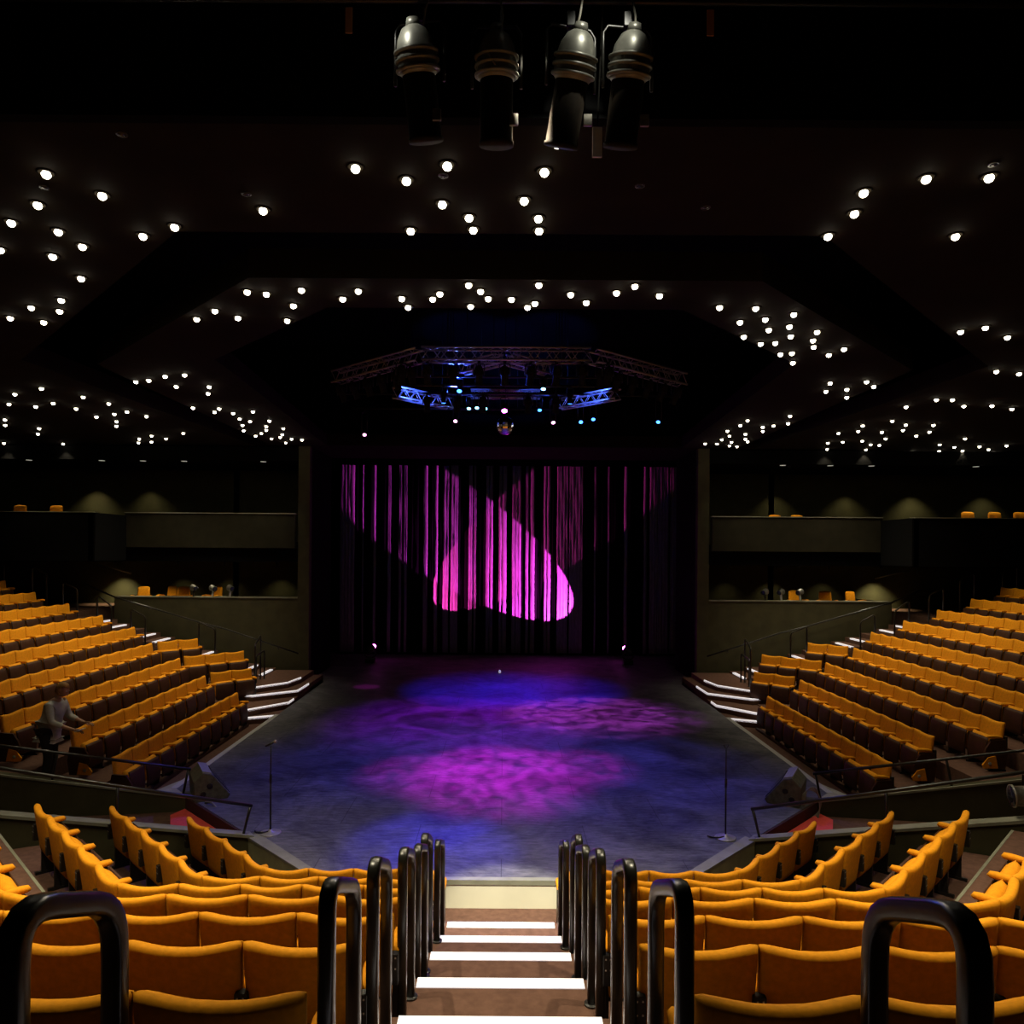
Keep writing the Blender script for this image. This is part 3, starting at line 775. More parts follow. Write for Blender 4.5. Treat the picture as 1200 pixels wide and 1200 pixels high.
# wall washers in the boxes and balconies
def washer(x, y, z, w, label, cone=95, group='wall washers'):
    o = thing('wall_washer', label, 'wall light', (x, y, z), 0, group)
    bm = bmesh.new(); lathe(bm, [(0.06, 0.0), (0.06, 0.12), (0.02, 0.14)], 12); mesh_obj('housing', bm, 'black', o, True)
    bm = bmesh.new(); lathe(bm, [(0.045, 0.001), (0.045, -0.006)], 12); mesh_obj('lens', bm, 'glassdark', o, True)
    sp = spot('washer_beam', (x, y, z - 0.02), (x, y + 0.15, z - 2), w * 9, cone, (1, 0.87, 0.5), 0.03, 0.9)
    sp.parent = o; sp.matrix_parent_inverse = Matrix.Translation((-x, -y, -z))
for s, rows in ((-1, [(-13.3, 3.56, 18, 'lower'), (-11.2, 3.56, 1.6, 'lower'), (-9.6, 3.56, 1.2, 'lower'), (-7.8, 3.56, 2.0, 'lower'), (-14.3, 6.6, 7, 'upper'), (-12.4, 6.6, 3.5, 'upper')]),
                (1, [(13.0, 3.56, 20, 'lower'), (11.2, 3.56, 2.2, 'lower'), (9.4, 3.56, 2.5, 'lower'), (7.8, 3.56, 1.0, 'lower'), (14.3, 6.6, 7, 'upper'), (12.0, 6.6, 4, 'upper'), (9.5, 6.6, 3, 'upper'), (16.8, 6.6, 4, 'upper')])):
    cnt = {}
    for x, z, w, lv in rows:
        j = cnt.get(lv, 0); cnt[lv] = j + 1
        washer(x, 24.95, z, w, 'small wall washer in the %s %s box ceiling, %s along' % (lv, SIDE[s], ORD[j]))

for s in (-1, 1):  # fill lamps added to brighten the box and balcony armchairs
    for j, x in enumerate((9.4, 11.4)):
        o = thing('box_fill_lamp', 'added fill lamp in the %s box ceiling over the armchairs, %s from the stage' % (SIDE[s], ORD[j]), 'ceiling light', (s * x, 23.0, 3.70), 0, 'added fill lamps over the box armchairs')
        bm = bmesh.new(); lathe(bm, [(0.05, 0.0), (0.05, -0.03), (0.03, -0.035)], 12); mesh_obj('housing', bm, 'black', o, True)
        sp = spot('box_fill_beam', (0, 0, -0.05), (0, 0.35, -2), 38, 95, (1, 0.86, 0.6), 0.03, 0.5); sp.parent = o
    o = thing('balcony_fill_lamp', 'added fill lamp in the soffit over the outer %s balcony chairs' % SIDE[s], 'ceiling light', (s * 14.0, 22.75, 6.88), 0, 'added fill lamps over the balcony chairs')
    bm = bmesh.new(); lathe(bm, [(0.05, 0.0), (0.05, -0.03), (0.03, -0.035)], 12); mesh_obj('housing', bm, 'black', o, True)
    sp = spot('balcony_fill_beam', (0, 0, -0.06), (0, -1.35, -1.6), 14, 55, (1, 0.86, 0.6), 0.03, 0.8); sp.parent = o
    o = thing('balcony_fill_lamp', 'added fill lamp in the soffit over the inner %s balcony chairs' % SIDE[s], 'ceiling light', (s * 9.0, 22.9, 6.86), 0, 'added fill lamps over the balcony chairs')
    bm = bmesh.new(); lathe(bm, [(0.05, 0.0), (0.05, -0.03), (0.03, -0.035)], 12); mesh_obj('housing', bm, 'black', o, True)
    sp = spot('balcony_fill_beam', (0, 0, -0.05), (0, 0.1, -2), 25 if s == 1 else 5, 70, (1, 0.86, 0.6), 0.03, 0.5); sp.parent = o

# ---------------------------------------------------------------- box and balcony armchairs
def armchair_parts(o):
    bm = bmesh.new()
    pillow(bm, 8, 8, lambda u, v: (u * (0.22 - 0.03 * (1 + v) / 2), -0.20 - 0.05 * (1 + v) / 2 + 0.04 * u * u, 0.72 + 0.26 * v - 0.035 * u ** 4 * (1 + v) / 2), lambda u, v: (0, 0.045 * (max(0, 1 - u ** 6) * max(0, 1 - v ** 6)) ** 0.5, 0))
    mesh_obj('backrest', bm, 'amber', o, True)
    bm = bmesh.new()
    pillow(bm, 8, 8, lambda u, v: (u * 0.24, 0.03 + v * 0.23, 0.44), lambda u, v: (0, 0, 0.055 * (max(0, 1 - u ** 6) * max(0, 1 - v ** 6)) ** 0.5))
    mesh_obj('seat', bm, 'amber', o, True)
    for sx in (-1, 1):
        bm = bmesh.new()
        tube(bm, [(sx * 0.27, -0.18, 0.60), (sx * 0.28, -0.1, 0.655), (sx * 0.29, 0.05, 0.665), (sx * 0.28, 0.18, 0.655), (sx * 0.27, 0.22, 0.62)], [0.03, 0.04, 0.045, 0.042, 0.03], 8)
        am = mesh_obj('armrest', bm, 'amber', o, True)
        bm = bmesh.new()
        tube(bm, [(sx * 0.27, 0.02, 0.65), (sx * 0.25, 0.02, 0.44)], 0.018, 6)
        mesh_obj('arm_support', bm, 'black', am, True)
    bm = bmesh.new()
    lathe(bm, [(0.24, 0.0), (0.22, 0.03), (0.04, 0.06), (0.035, 0.38), (0.12, 0.40)], 16)
    mesh_obj('pedestal', bm, 'black', o, True)
ac = None
boxch = [(-11.72, 23.5, 1.9, 185, 'bright amber armchair nearest the stair in the left box'), (-11.05, 23.9, 1.9, 160, 'taller orange armchair with visible arms in the left box'),
         (-10.44, 23.6, 1.9, 190, 'orange armchair in the middle of the left box'), (-9.60, 24.0, 1.9, 150, 'orange armchair half behind a dark lamp in the left box'),
         (9.65, 23.8, 1.9, 190, 'tall dark orange armchair behind a lamp in the right box'), (10.5, 23.5, 1.9, 175, 'bright orange armchair in the middle of the right box'), (11.4, 23.5, 1.9, 200, 'orange armchair nearest the stair in the right box'),
         (-14.4, 21.4, 4.4, 180, 'lit amber armchair on the left balcony, farther from the stage'), (-13.35, 21.45, 4.4, 180, 'dim amber armchair on the left balcony, nearer the stage'),
         (8.65, 22.95, 4.35, 180, 'first amber armchair on the right balcony by the stage'), (9.35, 22.95, 4.35, 180, 'second amber armchair on the right balcony by the stage'),
         (13.85, 21.45, 4.4, 180, 'amber armchair top on the far right balcony, nearer the stage'), (14.65, 21.45, 4.4, 180, 'amber armchair top on the far right balcony, second along'), (15.4, 21.45, 4.4, 180, 'amber armchair top at the outer end of the right balcony')]
for x, y, z, rz, lb in boxch:
    if ac is None:
        o = ac = thing('box_armchair', lb, 'armchair'); armchair_parts(o)
    else: o = copy_tree(ac)
    o.location = (x, y, z); o.rotation_euler = (0, 0, R(rz))
    tag(o, lb, 'armchair', 'armchairs of the side boxes')

# ---------------------------------------------------------------- lanterns
def lantern(name, label, loc, aim, L=0.42, r=0.11, lens='glassdark', group=None, yoke=True, hang=None, bodymat='lampbody', cat='stage light', dome=False):
    """profile style stage light, body axis along aim; loc is its pivot"""
    root = thing(name, label, cat, loc, 0, group)
    d = (Vector(aim) - Vector(loc)).normalized()
    q = d.to_track_quat('Z', 'Y').to_matrix().to_4x4()
    bm = bmesh.new()
    lathe(bm, [(r * 0.35, -L * 0.52), (r * 0.7, -L * 0.50), (r * 0.98, -L * 0.36), (r * 1.05, -L * 0.22), (r * 1.0, -L * 0.08), (r * 0.82, 0.0), (r * 0.8, L * 0.42), (r * 0.92, L * 0.44), (r * 0.92, L * 0.5)], 20, q)
    if dome:
        bm.free(); bm = bmesh.new()
        lathe(bm, [(r * 0.30, -L * 0.52), (r * 0.62, -L * 0.48), (r * 0.88, -L * 0.39), (r * 1.0, -L * 0.28), (r * 1.02, -L * 0.16), (r * 0.98, -L * 0.10), (r * 0.86, -L * 0.07)], 24, q)
        b2 = bmesh.new(); lathe(b2, [(r * 0.84, -L * 0.08), (r * 0.84, L * 0.5), (r * 0.9, L * 0.5), (r * 0.9, L * 0.54)], 24, q)
        mesh_obj('barrel', b2, 'matte', root, True)
    body = mesh_obj('housing', bm, bodymat, root, True)
    for zz in (-0.30, -0.22, -0.14):
        bm = bmesh.new(); lathe(bm, [(r * 1.0, L * zz), (r * 1.13, L * (zz + 0.01)), (r * 1.13, L * (zz + 0.03)), (r * 1.0, L * (zz + 0.04))], 20, q)
        mesh_obj('cooling_fin', bm, bodymat, body, True)
    bm = bmesh.new(); lathe(bm, [(r * 0.85, L * 0.5), (r * 0.5, L * 0.515), (r * 0.05, L * 0.52)], 16, q)
    mesh_obj('lens', bm, lens, root, True)
    bm = bmesh.new(); lathe(bm, [(r * 0.3, -L * 0.58), (r * 0.4, -L * 0.5)], 12, q); mesh_obj('rear_cap', bm, bodymat, root, True)
    if hang is not None:
        bm = bmesh.new()
        side = Vector((1, 0, 0)) if abs(d.x) < 0.8 else Vector((0, 1, 0))
        side = (side - d * side.dot(d)).normalized()
        up = Vector((0, 0, hang))
        w = r * 1.25
        tube(bm, [side * w, side * w + up * 0.75, side * w * 0.8 + up * 0.85, -side * w * 0.8 + up * 0.85, -side * w + up * 0.75, -side * w], 0.012, 6)
        mesh_obj('yoke', bm, 'black', root, True)
        bm = bmesh.new(); box(bm, -0.03, 0.03, -0.03, 0.03, up.z * 0.84, up.z * 1.05, 0.006); mesh_obj('hook_clamp', bm, 'black', root)
    return root, d

# the four large lanterns hanging in the slot above the front ceiling edge
big = [(-0.60, 5.0, 7.28, (-0.53, 5.25, 6.6), 'large black stage lantern at the left end of the four hung overhead'),
       (-0.07, 5.0, 7.25, (-0.07, 5.2, 6.5), 'unlit black stage lantern, second from the left of the four overhead'),
       (0.44, 5.0, 7.25, (0.33, 5.3, 6.6), 'black stage lantern leaning left, third of the four overhead'),
       (0.83, 5.0, 7.25, (0.78, 5.25, 6.6), 'black stage lantern at the right end of the four hung overhead')]
for j, (x, y, z, aim, lb) in enumerate(big):
    o, d = lantern('stage_lantern', lb, (x, y, z), aim, 0.66, 0.135, 'glassdark', 'four lanterns hung overhead', hang=0.50, dome=True)
    bm = bmesh.new()
    rr = random.Random(j)
    pts = [(0.02, -0.03, 0.34), (0.05 - 0.08 * (j % 2), -0.12, 0.42), (0.08 - 0.1 * (j % 2), -0.05, 0.62), (0.05, 0.0, 0.75)]
    if j in (1, 3): pts = [(0.0, -0.16, 0.05), (-0.05, -0.17, 0.12), (0.03, -0.15, 0.25), (0.04, -0.08, 0.45), (0.0, -0.02, 0.75)]
    tube(bm, pts, 0.008, 6)
    mesh_obj('power_cable', bm, 'cable', o, True)
    bm = bmesh.new(); box(bm, 0.09, 0.15, -0.02, 0.0, -0.26, -0.18, 0.003); mesh_obj('focus_knob', bm, 'steel', o)
bm = bmesh.new(); tube(bm, [(-4, 5.0, 7.86), (4, 5.0, 7.86)], 0.025, 10)
tag(mesh_obj('lighting_bar', bm, 'black', None, True), 'black horizontal bar carrying the four overhead lanterns', 'lighting bar')
bm = bmesh.new()
box(bm, 0.63, 0.70, 5.3, 5.32, 6.95, 7.17, 0.004)
o = mesh_obj('metal_plate', bm, 'white'); tag(o, 'pale metal plate hanging between the two right overhead lanterns', 'plate')
bm = bmesh.new(); tube(bm, [(0.665, 5.31, 7.17), (0.665, 5.05, 7.86)], 0.006, 6); mesh_obj('hanging_wire', bm, 'black', o)
for s, x in ((-1, -1.09), (1, 1.40)):
    bm = bmesh.new(); box(bm, x - 0.025, x + 0.025, 4.99, 5.0, 7.62, 7.80, 0.004)
    o = mesh_obj('hanging_tag', bm, 'tape'); tag(o, 'small orange tag hanging from the %s of the overhead bar' % SIDE[s], 'tag', 'orange tags on the overhead bar')
# shaded work lights over the bar, and unseen fill lamps added to brighten the centre seats and fascia
def slot_lamp(label, loc, aim, watts, cone, col, L=0.3, group=None):
    o, d = lantern('unseen_lamp', label, loc, aim, L, 0.09, 'bulbdim', group, hang=0.3)
    p = Vector(loc) + d * (L * 0.55 + 0.07)
    spot('unseen_lamp_beam', tuple(p), aim, watts, cone, col, 0.05, 0.5, o)
slot_lamp('small work light above the overhead bar shining on the right lanterns', (1.0, 3.6, 8.5), (0.62, 4.95, 7.5), 150, 23, (1, 0.97, 0.82))
slot_lamp('small work light shining on the left overhead lantern', (-1.5, 3.9, 8.3), (-0.66, 4.95, 7.48), 170, 13, (1, 0.97, 0.85))
for j, x in enumerate((-4.6, -2.1, 2.1, 4.6)):
    slot_lamp('unseen fill lamp added over the centre seats, %s from the left' % ORD[j], (x, 4.6, 8.15), (x * 1.15, 5.0, 0), FILL_W, 62, (1, 0.88, 0.62), 0.3, 'unseen fill lamps over the centre seats')
slot_lamp('narrow unseen fill lamp added to brighten the pale stage fascia', (0.19, 4.6, 8.15), (0.05, 8.6, -0.75), 6500, 14.5, (1, 0.93, 0.76), 0.3)  # added out of view, only to brighten the fascia

# ---------------------------------------------------------------- lighting rig over the stage
def truss(name, p0, p1, label, w=0.30, n=10, hang_to=None):
    p0 = Vector(p0); p1 = Vector(p1)
    root = thing(name, label, 'truss', tuple(p0), 0, 'trusses of the stage rig')
    L = (p1 - p0).length; t = (p1 - p0).normalized()
    u = Vector((0, 0, 1)); v = t.cross(u).normalized()
    cs = [u * w / 2 + v * w / 2, u * w / 2 - v * w / 2, -u * w / 2 - v * w / 2, -u * w / 2 + v * w / 2]
    for c in cs:
        bm = bmesh.new(); tube(bm, [c, c + t * L], 0.022, 8); mesh_obj('chord', bm, 'alu', root, True)
    bm = bmesh.new()
    for f in range(4):
        a, b = cs[f], cs[(f + 1) % 4]
        for i in range(n):
            s0 = t * (L * i / n); s1 = t * (L * (i + 0.5) / n); s2 = t * (L * (i + 1) / n)
            tube(bm, [a + s0, b + s1], 0.010, 5); tube(bm, [b + s1, a + s2], 0.010, 5)
    mesh_obj('lacing', bm, 'alu', root, True)
    for q in (0.15, 0.85):
        bm = bmesh.new(); tube(bm, [t * L * q + u * w / 2, t * L * q + Vector((0, 0, 10.47 - p0.z))], 0.006, 5); mesh_obj('suspension_cable', bm, 'black', root)
    return root
TZ = 7.87
truss('lighting_truss', (-1.6, 14, TZ), (1.65, 14, TZ), 'straight aluminium truss along the front of the stage rig', 0.24, 9)
truss('lighting_truss', (-1.65, 14.05, TZ), (-3.7, 15.9, TZ), 'truss slanting back to the left from the front of the rig', 0.24, 8)
truss('lighting_truss', (1.70, 14.05, TZ), (3.9, 15.9, TZ), 'truss slanting back to the right from the front of the rig', 0.24, 8)
truss('lighting_truss', (-2.6, 17.3, TZ), (-1.4, 18.6, TZ), 'blue-lit truss piece inside the left of the rig', 0.24, 5)
truss('lighting_truss', (2.7, 17.3, TZ), (1.4, 18.6, TZ), 'blue-lit truss piece inside the right of the rig', 0.24, 5)
truss('lighting_truss', (-0.9, 19.4, 8.3), (0.95, 19.4, 8.3), 'truss above the mirror ball carrying the magenta lamp', 0.2, 6)
truss('lighting_truss', (-0.1, 14.3, TZ), (-0.9, 15.1, TZ), 'blue-lit truss brace behind the front truss on the left', 0.2, 5)
truss('lighting_truss', (0.1, 14.3, TZ), (0.9, 15.1, TZ), 'truss brace behind the front truss on the right', 0.2, 5)

# (pixel free) rig lamps: x, y, z, lens, aim, words
rig = [(-0.95, 15.3, 7.55, 'led_blue', (-1.0, 10.5, 0), 'blue-lit moving lamp behind the front truss on the left'),
       (0.82, 15.3, 7.62, 'led_cyan', (0.5, 12, 0), 'pale blue lamp behind the front truss on the right'),
       (-1.35, 16.1, 7.5, 'led_blue', (-1.5, 17, 0), 'blue lamp left of the rig centre'),
       (1.45, 16.1, 7.5, 'led_blue', (1.6, 17, 0), 'blue lamp right of the rig centre'),
       (-0.93, 19.05, 7.93, 'led_cyan', (-1, 14, 0), 'white-blue lamp at the left end of the mirror ball truss'),
       (-0.72, 19.05, 7.95, 'led_cyan', (-0.8, 14, 0), 'white-blue lamp, second on the mirror ball truss'),
       (-0.5, 19.05, 7.93, 'led_cyan', (-0.5, 14, 0), 'white-blue lamp, third on the mirror ball truss'),
       (0.6, 19.05, 7.93, 'led_cyan', (0.5, 14, 0), 'white-blue lamp on the right of the mirror ball truss'),
       (0.92, 19.05, 7.9, 'led_blue', (1, 14, 0), 'blue lamp at the right end of the mirror ball truss'),
       (0.0, 19.05, 7.87, 'led_mag', (0, 13.2, 0), 'bright magenta lamp straight above the mirror ball'),
       (-1.27, 19.05, 7.58, 'led_pink', (-2, 12, 0), 'pink-lit lamp low on the left of the rig'),
       (1.27, 19.05, 7.56, 'led_pink', (2, 12, 0), 'pink-lit lamp low on the right of the rig'),
       (2.0, 19.05, 7.58, 'led_blue', (2, 12, 0), 'blue lamp right of the pink one in the rig'),
       (2.33, 19.05, 7.66, 'led_blue', (2, 13, 0), 'outer blue lamp on the right of the rig'),
       (4.05, 19.05, 7.6, 'led_blue', (2, 13, 0), 'single blue lamp at the far right of the rig'),
       (-3.85, 19.95, 7.35, 'led_pink', (-2, 13, 0), 'faint pink lamp at the far left of the rig')]
rr = random.Random(3)
unl = []
for i in range(9):
    unl.append((-2.0 + i * 0.5, 14.05, 7.48, 'glassdark', (-2.0 + i * 0.5 + rr.uniform(-0.5, 0.5), 17, 2), 'unlit lantern under the front truss, %s from the left' % ORD[i]))
for i in range(6):
    t = (i + 0.5) / 6
    unl.append((-1.65 - 2.05 * t, 14.05 + 1.85 * t, 7.48, 'glassdark', (-1, 18, 1), 'unlit lantern under the left slanting truss, %s from the front' % ORD[i]))
    unl.append((1.70 + 2.2 * t, 14.05 + 1.85 * t, 7.48, 'glassdark', (1, 18, 1), 'unlit lantern under the right slanting truss, %s from the front' % ORD[i]))
for i in range(5):
    xx = (-1.8, -1.1, -0.5, 0.55, 1.2)[i]
    unl.append((xx, 16.9, 7.5, 'glassdark', (xx, 20, 0), 'unlit lantern hung in the middle of the rig, %s from the left' % ORD[i]))
RIG = {}
BARZ = {19.05: 8.2, 19.95: 8.0}
for j, (x0, x1, y, z) in enumerate(((-2.0, 2.0, 15.3, TZ - 0.11), (-2.0, 2.0, 16.1, TZ - 0.11), (-2.0, 2.0, 16.9, TZ - 0.11), (-4.2, 4.5, 19.05, 8.2), (-4.2, 1.5, 19.95, 8.0))):
    bm = bmesh.new(); tube(bm, [(x0, y, z), (x1, y, z)], 0.024, 8)
    for q in (0.2, 0.8): tube(bm, [(x0 + (x1 - x0) * q, y, z), (x0 + (x1 - x0) * q, y, 10.5)], 0.008, 6)
    tag(mesh_obj('lighting_bar', bm, 'black', None, True), 'black cross bar of the stage rig, %s back from the front truss' % ORD[j], 'lighting bar', 'cross bars of the rig')
for x, y, z, lens, aim, lb in rig + unl:
    o, d = lantern('rig_lantern', lb, (x, y, z), aim, 0.36 if lens == 'glassdark' else 0.26, 0.085 if lens in ('glassdark', 'led_mag') else 0.06, lens, 'lanterns of the stage rig', bodymat='matte', hang=(BARZ.get(y, TZ - 0.11) - z) / 1.04)
    RIG[lb] = o

# coloured beams on the stage come from these lamps
def beam(lb, off, target, watts, cone, col, blend=0.4, radius=0.06):
    o = RIG[lb]
    p = Vector(o.location) + Vector(off)
    return spot('stage_beam', tuple(p), target, watts, cone, col, radius, blend, o)
MAG = (0.95, 0.04, 0.80); BLUE = (0.02, 0.012, 1.0); PURP = (0.32, 0.04, 1.0)
MAG2 = (0.72, 0.02, 0.85)
gobo(beam('bright magenta lamp straight above the mirror ball', (0, -0.22, -0.22), (-0.1, 13.4, 0), 9500, 24, MAG2, 1.0), 22, 0.35, 0.62)
gobo(beam('white-blue lamp, third on the mirror ball truss', (0, -0.22, -0.2), (2.2, 18.3, 0), 7000, 36, (0.55, 0.06, 0.75), 0.9), 16, 0.4, 0.62)
gobo(beam('white-blue lamp, second on the mirror ball truss', (0, -0.22, -0.2), (-1.0, 17.6, 0), 3600, 52, (0.30, 0.01, 0.95), 1.0), 9, 0.35, 0.65, 0.3)
gobo(beam('white-blue lamp on the right of the mirror ball truss', (0, -0.22, -0.2), (1.5, 13.9, 0), 3200, 15, MAG2, 0.9), 25, 0.38, 0.6)
gobo(beam('white-blue lamp at the left end of the mirror ball truss', (0, -0.22, -0.2), (-1.6, 13.4, 0), 2600, 15, MAG2, 0.9), 25, 0.38, 0.6)
gobo(beam('blue-lit moving lamp behind the front truss on the left', (0, -0.2, -0.2), (-1.0, 9.9, 0), 5000, 19, BLUE, 1.0), 8, 0.3, 0.6, 0.4)
beam('blue lamp left of the rig centre', (0, 0.0, -0.25), (-0.6, 21.2, 0), 5600, 34, BLUE, 0.9)
beam('blue lamp right of the rig centre', (0, 0.0, -0.25), (1.2, 21.2, 0), 5600, 34, BLUE, 0.9)
gobo(beam('pale blue lamp behind the front truss on the right', (0, -0.1, -0.25), (0, 12.6, 0), 1900, 84, (0.12, 0.10, 1.0), 0.7), 5, 0.3, 0.7, 0.5)
beam('pink-lit lamp low on the left of the rig', (0, 0.0, -0.25), (-4.1, 21.8, 0), 900, 6, MAG, 0.7)
# beams that wash the rig itself
spot('rig_wash', (-2.4, 16.2, 7.4), (-1.9, 18.0, 8.25), 1100, 40, (0.05, 0.12, 1), 0.05, 0.5, RIG['unlit lantern under the left slanting truss, fifth from the front'])
spot('rig_wash', (2.4, 16.2, 7.4), (1.9, 18.0, 8.25), 1100, 40, (0.05, 0.12, 1), 0.05, 0.5, RIG['unlit lantern under the right slanting truss, fifth from the front'])
spot('rig_wash', (-1.2, 16.6, 7.7), (-0.7, 14.8, 7.9), 1100, 60, (0.03, 0.08, 1), 0.05, 0.5, RIG['blue lamp left of the rig centre'])
# mirror ball
o = thing('mirror_ball', 'small mirror ball hanging under the magenta lamp', 'mirror ball', (0.02, 17.0, 7.03))
bm = bmesh.new()
bmesh.ops.create_uvsphere(bm, u_segments=24, v_segments=14, radius=0.215)
mesh_obj('mirror_tiles', bm, 'mirror', o)
bm = bmesh.new(); lathe(bm, [(0.03, 0.20), (0.03, 0.26), (0.006, 0.27), (0.006, 3.48)], 8); mesh_obj('motor_and_wire', bm, 'black', o)
spot('ball_fill_spot', (0.3, 14.2, 7.3), (0.02, 17, 7.0), 60, 10, (1, 0.7, 0.35), 0.04, 0.3, RIG['unlit lantern under the front truss, fifth from the left'])  # added warm spot to brighten the ball; its parent lantern is unlit

# ---------------------------------------------------------------- slashed curtain at the back of the stage
CY = 28.7
def cx(px): return (px - 590) * CY / 850
root = thing('back_curtain', 'black pleated back curtain slashed with silver strips, lit purple and magenta', 'curtain', (0, CY, 0))
bm = bmesh.new()
n = 260; x0, x1 = cx(397), cx(797)
def fold(x): return 0.05 * math.sin(x * 11) + 0.03 * math.sin(x * 23 + 1) + 0.02 * math.sin(x * 5)
cols = []
for i in range(n + 1):
    x = x0 + (x1 - x0) * i / n
    cols.append([bm.verts.new((x, 0.12 + fold(x), z)) for z in (0.0, 4, 8.6)])
for a, b in zip(cols, cols[1:]):
    for j in range(2): bm.faces.new((a[j], b[j], b[j + 1], a[j + 1]))
w = mesh_obj('black_cloth', bm, 'velvet', root, True); w.modifiers.new('thick', 'SOLIDIFY').thickness = 0.01
strips = [(398.5, 415.5), (424, 426), (437, 440.5), (454, 458), (467.5, 470.5), (474, 477), (496, 501), (508.5, 513), (519, 525.5), (528, 536.5), (549, 553.5), (555.5, 557.8), (569.5, 573), (573.3, 577.5),
          (584.5, 588), (588.4, 593.5), (600, 604), (604.6, 610.5), (616, 619), (621.5, 626.5), (637, 640.5), (641, 645), (652.5, 665), (667, 682.5), (696, 698), (712, 714), (731, 735.5), (754, 758), (761, 770), (770.5, 784), (785, 794)]
for j, (a, b) in enumerate(strips):
    bm = bmesh.new()
    xa, xb = cx(a), cx(b); m_ = max(3, int((xb - xa) / 0.045)); rows_ = []
    for i in range(m_ + 1):
        x = xa + (xb - xa) * i / m_
        rows_.append([bm.verts.new((x + 0.006 * math.sin(z * 1.7 + j) , -0.02 + 0.022 * math.sin(i * 2.3 + j) + 0.01 * math.sin(z * 3 + i), z)) for z in [0.1 + 8.5 * q / 26 for q in range(27)]])
    for a_, b_ in zip(rows_, rows_[1:]):
        for q in range(26): bm.faces.new((a_[q], b_[q], b_[q + 1], a_[q + 1]))
    so = mesh_obj('silver_strip', bm, 'silver', root, True); so.modifiers.new('thick', 'SOLIDIFY').thickness = 0.008

# moving heads on the stage floor behind the opening
def moving_head(x, y, label, aim):
    root = thing('moving_head', label, 'stage light', (x, y, 0), 0, 'moving heads on the stage floor')
    bm = bmesh.new(); box(bm, -0.17, 0.17, -0.17, 0.17, 0, 0.16, 0.02); mesh_obj('base', bm, 'black', root)
    bm = bmesh.new(); tube(bm, [(-0.17, 0, 0.50), (-0.19, 0, 0.25), (-0.1, 0, 0.19), (0.1, 0, 0.19), (0.19, 0, 0.25), (0.17, 0, 0.50)], 0.03, 8); mesh_obj('yoke', bm, 'black', root, True)
    d = (Vector(aim) - Vector((x, y, 0.5))).normalized(); q = d.to_track_quat('Z', 'Y').to_matrix().to_4x4()
    T = Matrix.Translation((0, 0, 0.5)) @ q
    bm = bmesh.new(); lathe(bm, [(0.06, -0.2), (0.12, -0.15), (0.14, 0), (0.11, 0.16)], 16, T); hd = mesh_obj('head', bm, 'black', root, True)
    bm = bmesh.new(); bmesh.ops.create_uvsphere(bm, u_segments=12, v_segments=8, radius=0.085, matrix=T @ Matrix.Translation((0, 0, 0.15))); mesh_obj('lens', bm, 'led_mag', hd, True)
    return root, Vector((x, y, 0.5)) + d * 0.26
AR = Vector((-math.cos(R(25.5)) * math.cos(R(33)), math.sin(R(25.5)), math.cos(R(25.5)) * math.sin(R(33))))
AL = Vector((math.cos(R(23)) * math.cos(R(36)), math.sin(R(23)), math.cos(R(23)) * math.sin(R(36))))
mhL, pL = moving_head(-4.86, 26.6, 'moving head lamp glowing magenta on the left of the stage floor', Vector((-4.86, 26.6, 0.5)) + AL)
mhR, pR = moving_head(4.60, 26.6, 'moving head lamp glowing magenta on the right of the stage floor', Vector((4.60, 26.6, 0.5)) + AR)
spot('head_beam', tuple(pR), pR + AR, 13000, 36, (1.0, 0.06, 0.85), 0.02, 0.06, mhR)
spot('head_beam', tuple(pL), pL + AL, 4600, 33, (1.0, 0.05, 0.50), 0.02, 0.06, mhL)
bm = bmesh.new(); lathe(bm, [(0.04, 0), (0.04, 0.07), (0.015, 0.1)], 10, Matrix.Translation((-0.1, 24.5, 0)))
tag(mesh_obj('marker_light', bm, 'bulbdim', None, True), 'tiny white marker light on the dark stage behind the lit floor', 'marker light')

# ---------------------------------------------------------------- microphone stands
def mic_stand(x, y, label, mic):
    root = thing('microphone_stand', label, 'microphone stand', (x, y, 0), 0, 'microphone stands at the stage corners')
    bm = bmesh.new(); lathe(bm, [(0.15, 0.0), (0.15, 0.012), (0.13, 0.02), (0.03, 0.03), (0.018, 0.06)], 24); mesh_obj('round_base', bm, mat('satin_base', (0.35, 0.34, 0.33), 0.35, 0.4), root, True)
    bm = bmesh.new(); tube(bm, [(0, 0, 0.03), (0, 0, 0.78)], 0.013, 8); mesh_obj('lower_tube', bm, 'black', root, True)
    bm = bmesh.new(); tube(bm, [(0, 0, 0.72), (0, 0, 0.85)], 0.019, 8); mesh_obj('clutch', bm, 'black', root, True)
    bm = bmesh.new(); tube(bm, [(0, 0, 0.8), (0, 0, 1.26)], 0.009, 8); mesh_obj('upper_tube', bm, 'black', root, True)
    if mic:
        bm = bmesh.new(); tube(bm, [(-0.08, 0, 1.25), (0.04, 0, 1.31)], [0.012, 0.018], 8); g = mesh_obj('microphone', bm, 'black', root, True)
        bm = bmesh.new(); bmesh.ops.create_uvsphere(bm, u_segments=10, v_segments=8, radius=0.028, matrix=Matrix.Translation((0.06, 0, 1.32))); mesh_obj('grille', bm, 'steel', g, True)
    else:
        bm = bmesh.new(); tube(bm, [(-0.035, 0, 1.33), (0, 0, 1.26), (0.035, 0, 1.33)], 0.007, 6); mesh_obj('empty_clip', bm, 'black', root, True)
    bm = bmesh.new(); tube(bm, [(-0.03, -0.02, 0.03), (-0.11, -0.06, 0.03), (-0.2, -0.02, 0.02), (-0.24, 0.05, 0.012)], 0.012, 6)
    mesh_obj('cable_tail', bm, 'black', root, True)
mic_stand(-3.32, 10.42, 'straight black stand holding a microphone at the left stage corner', True)
mic_stand(3.20, 10.36, 'straight black stand with an empty clip at the right stage corner', False)

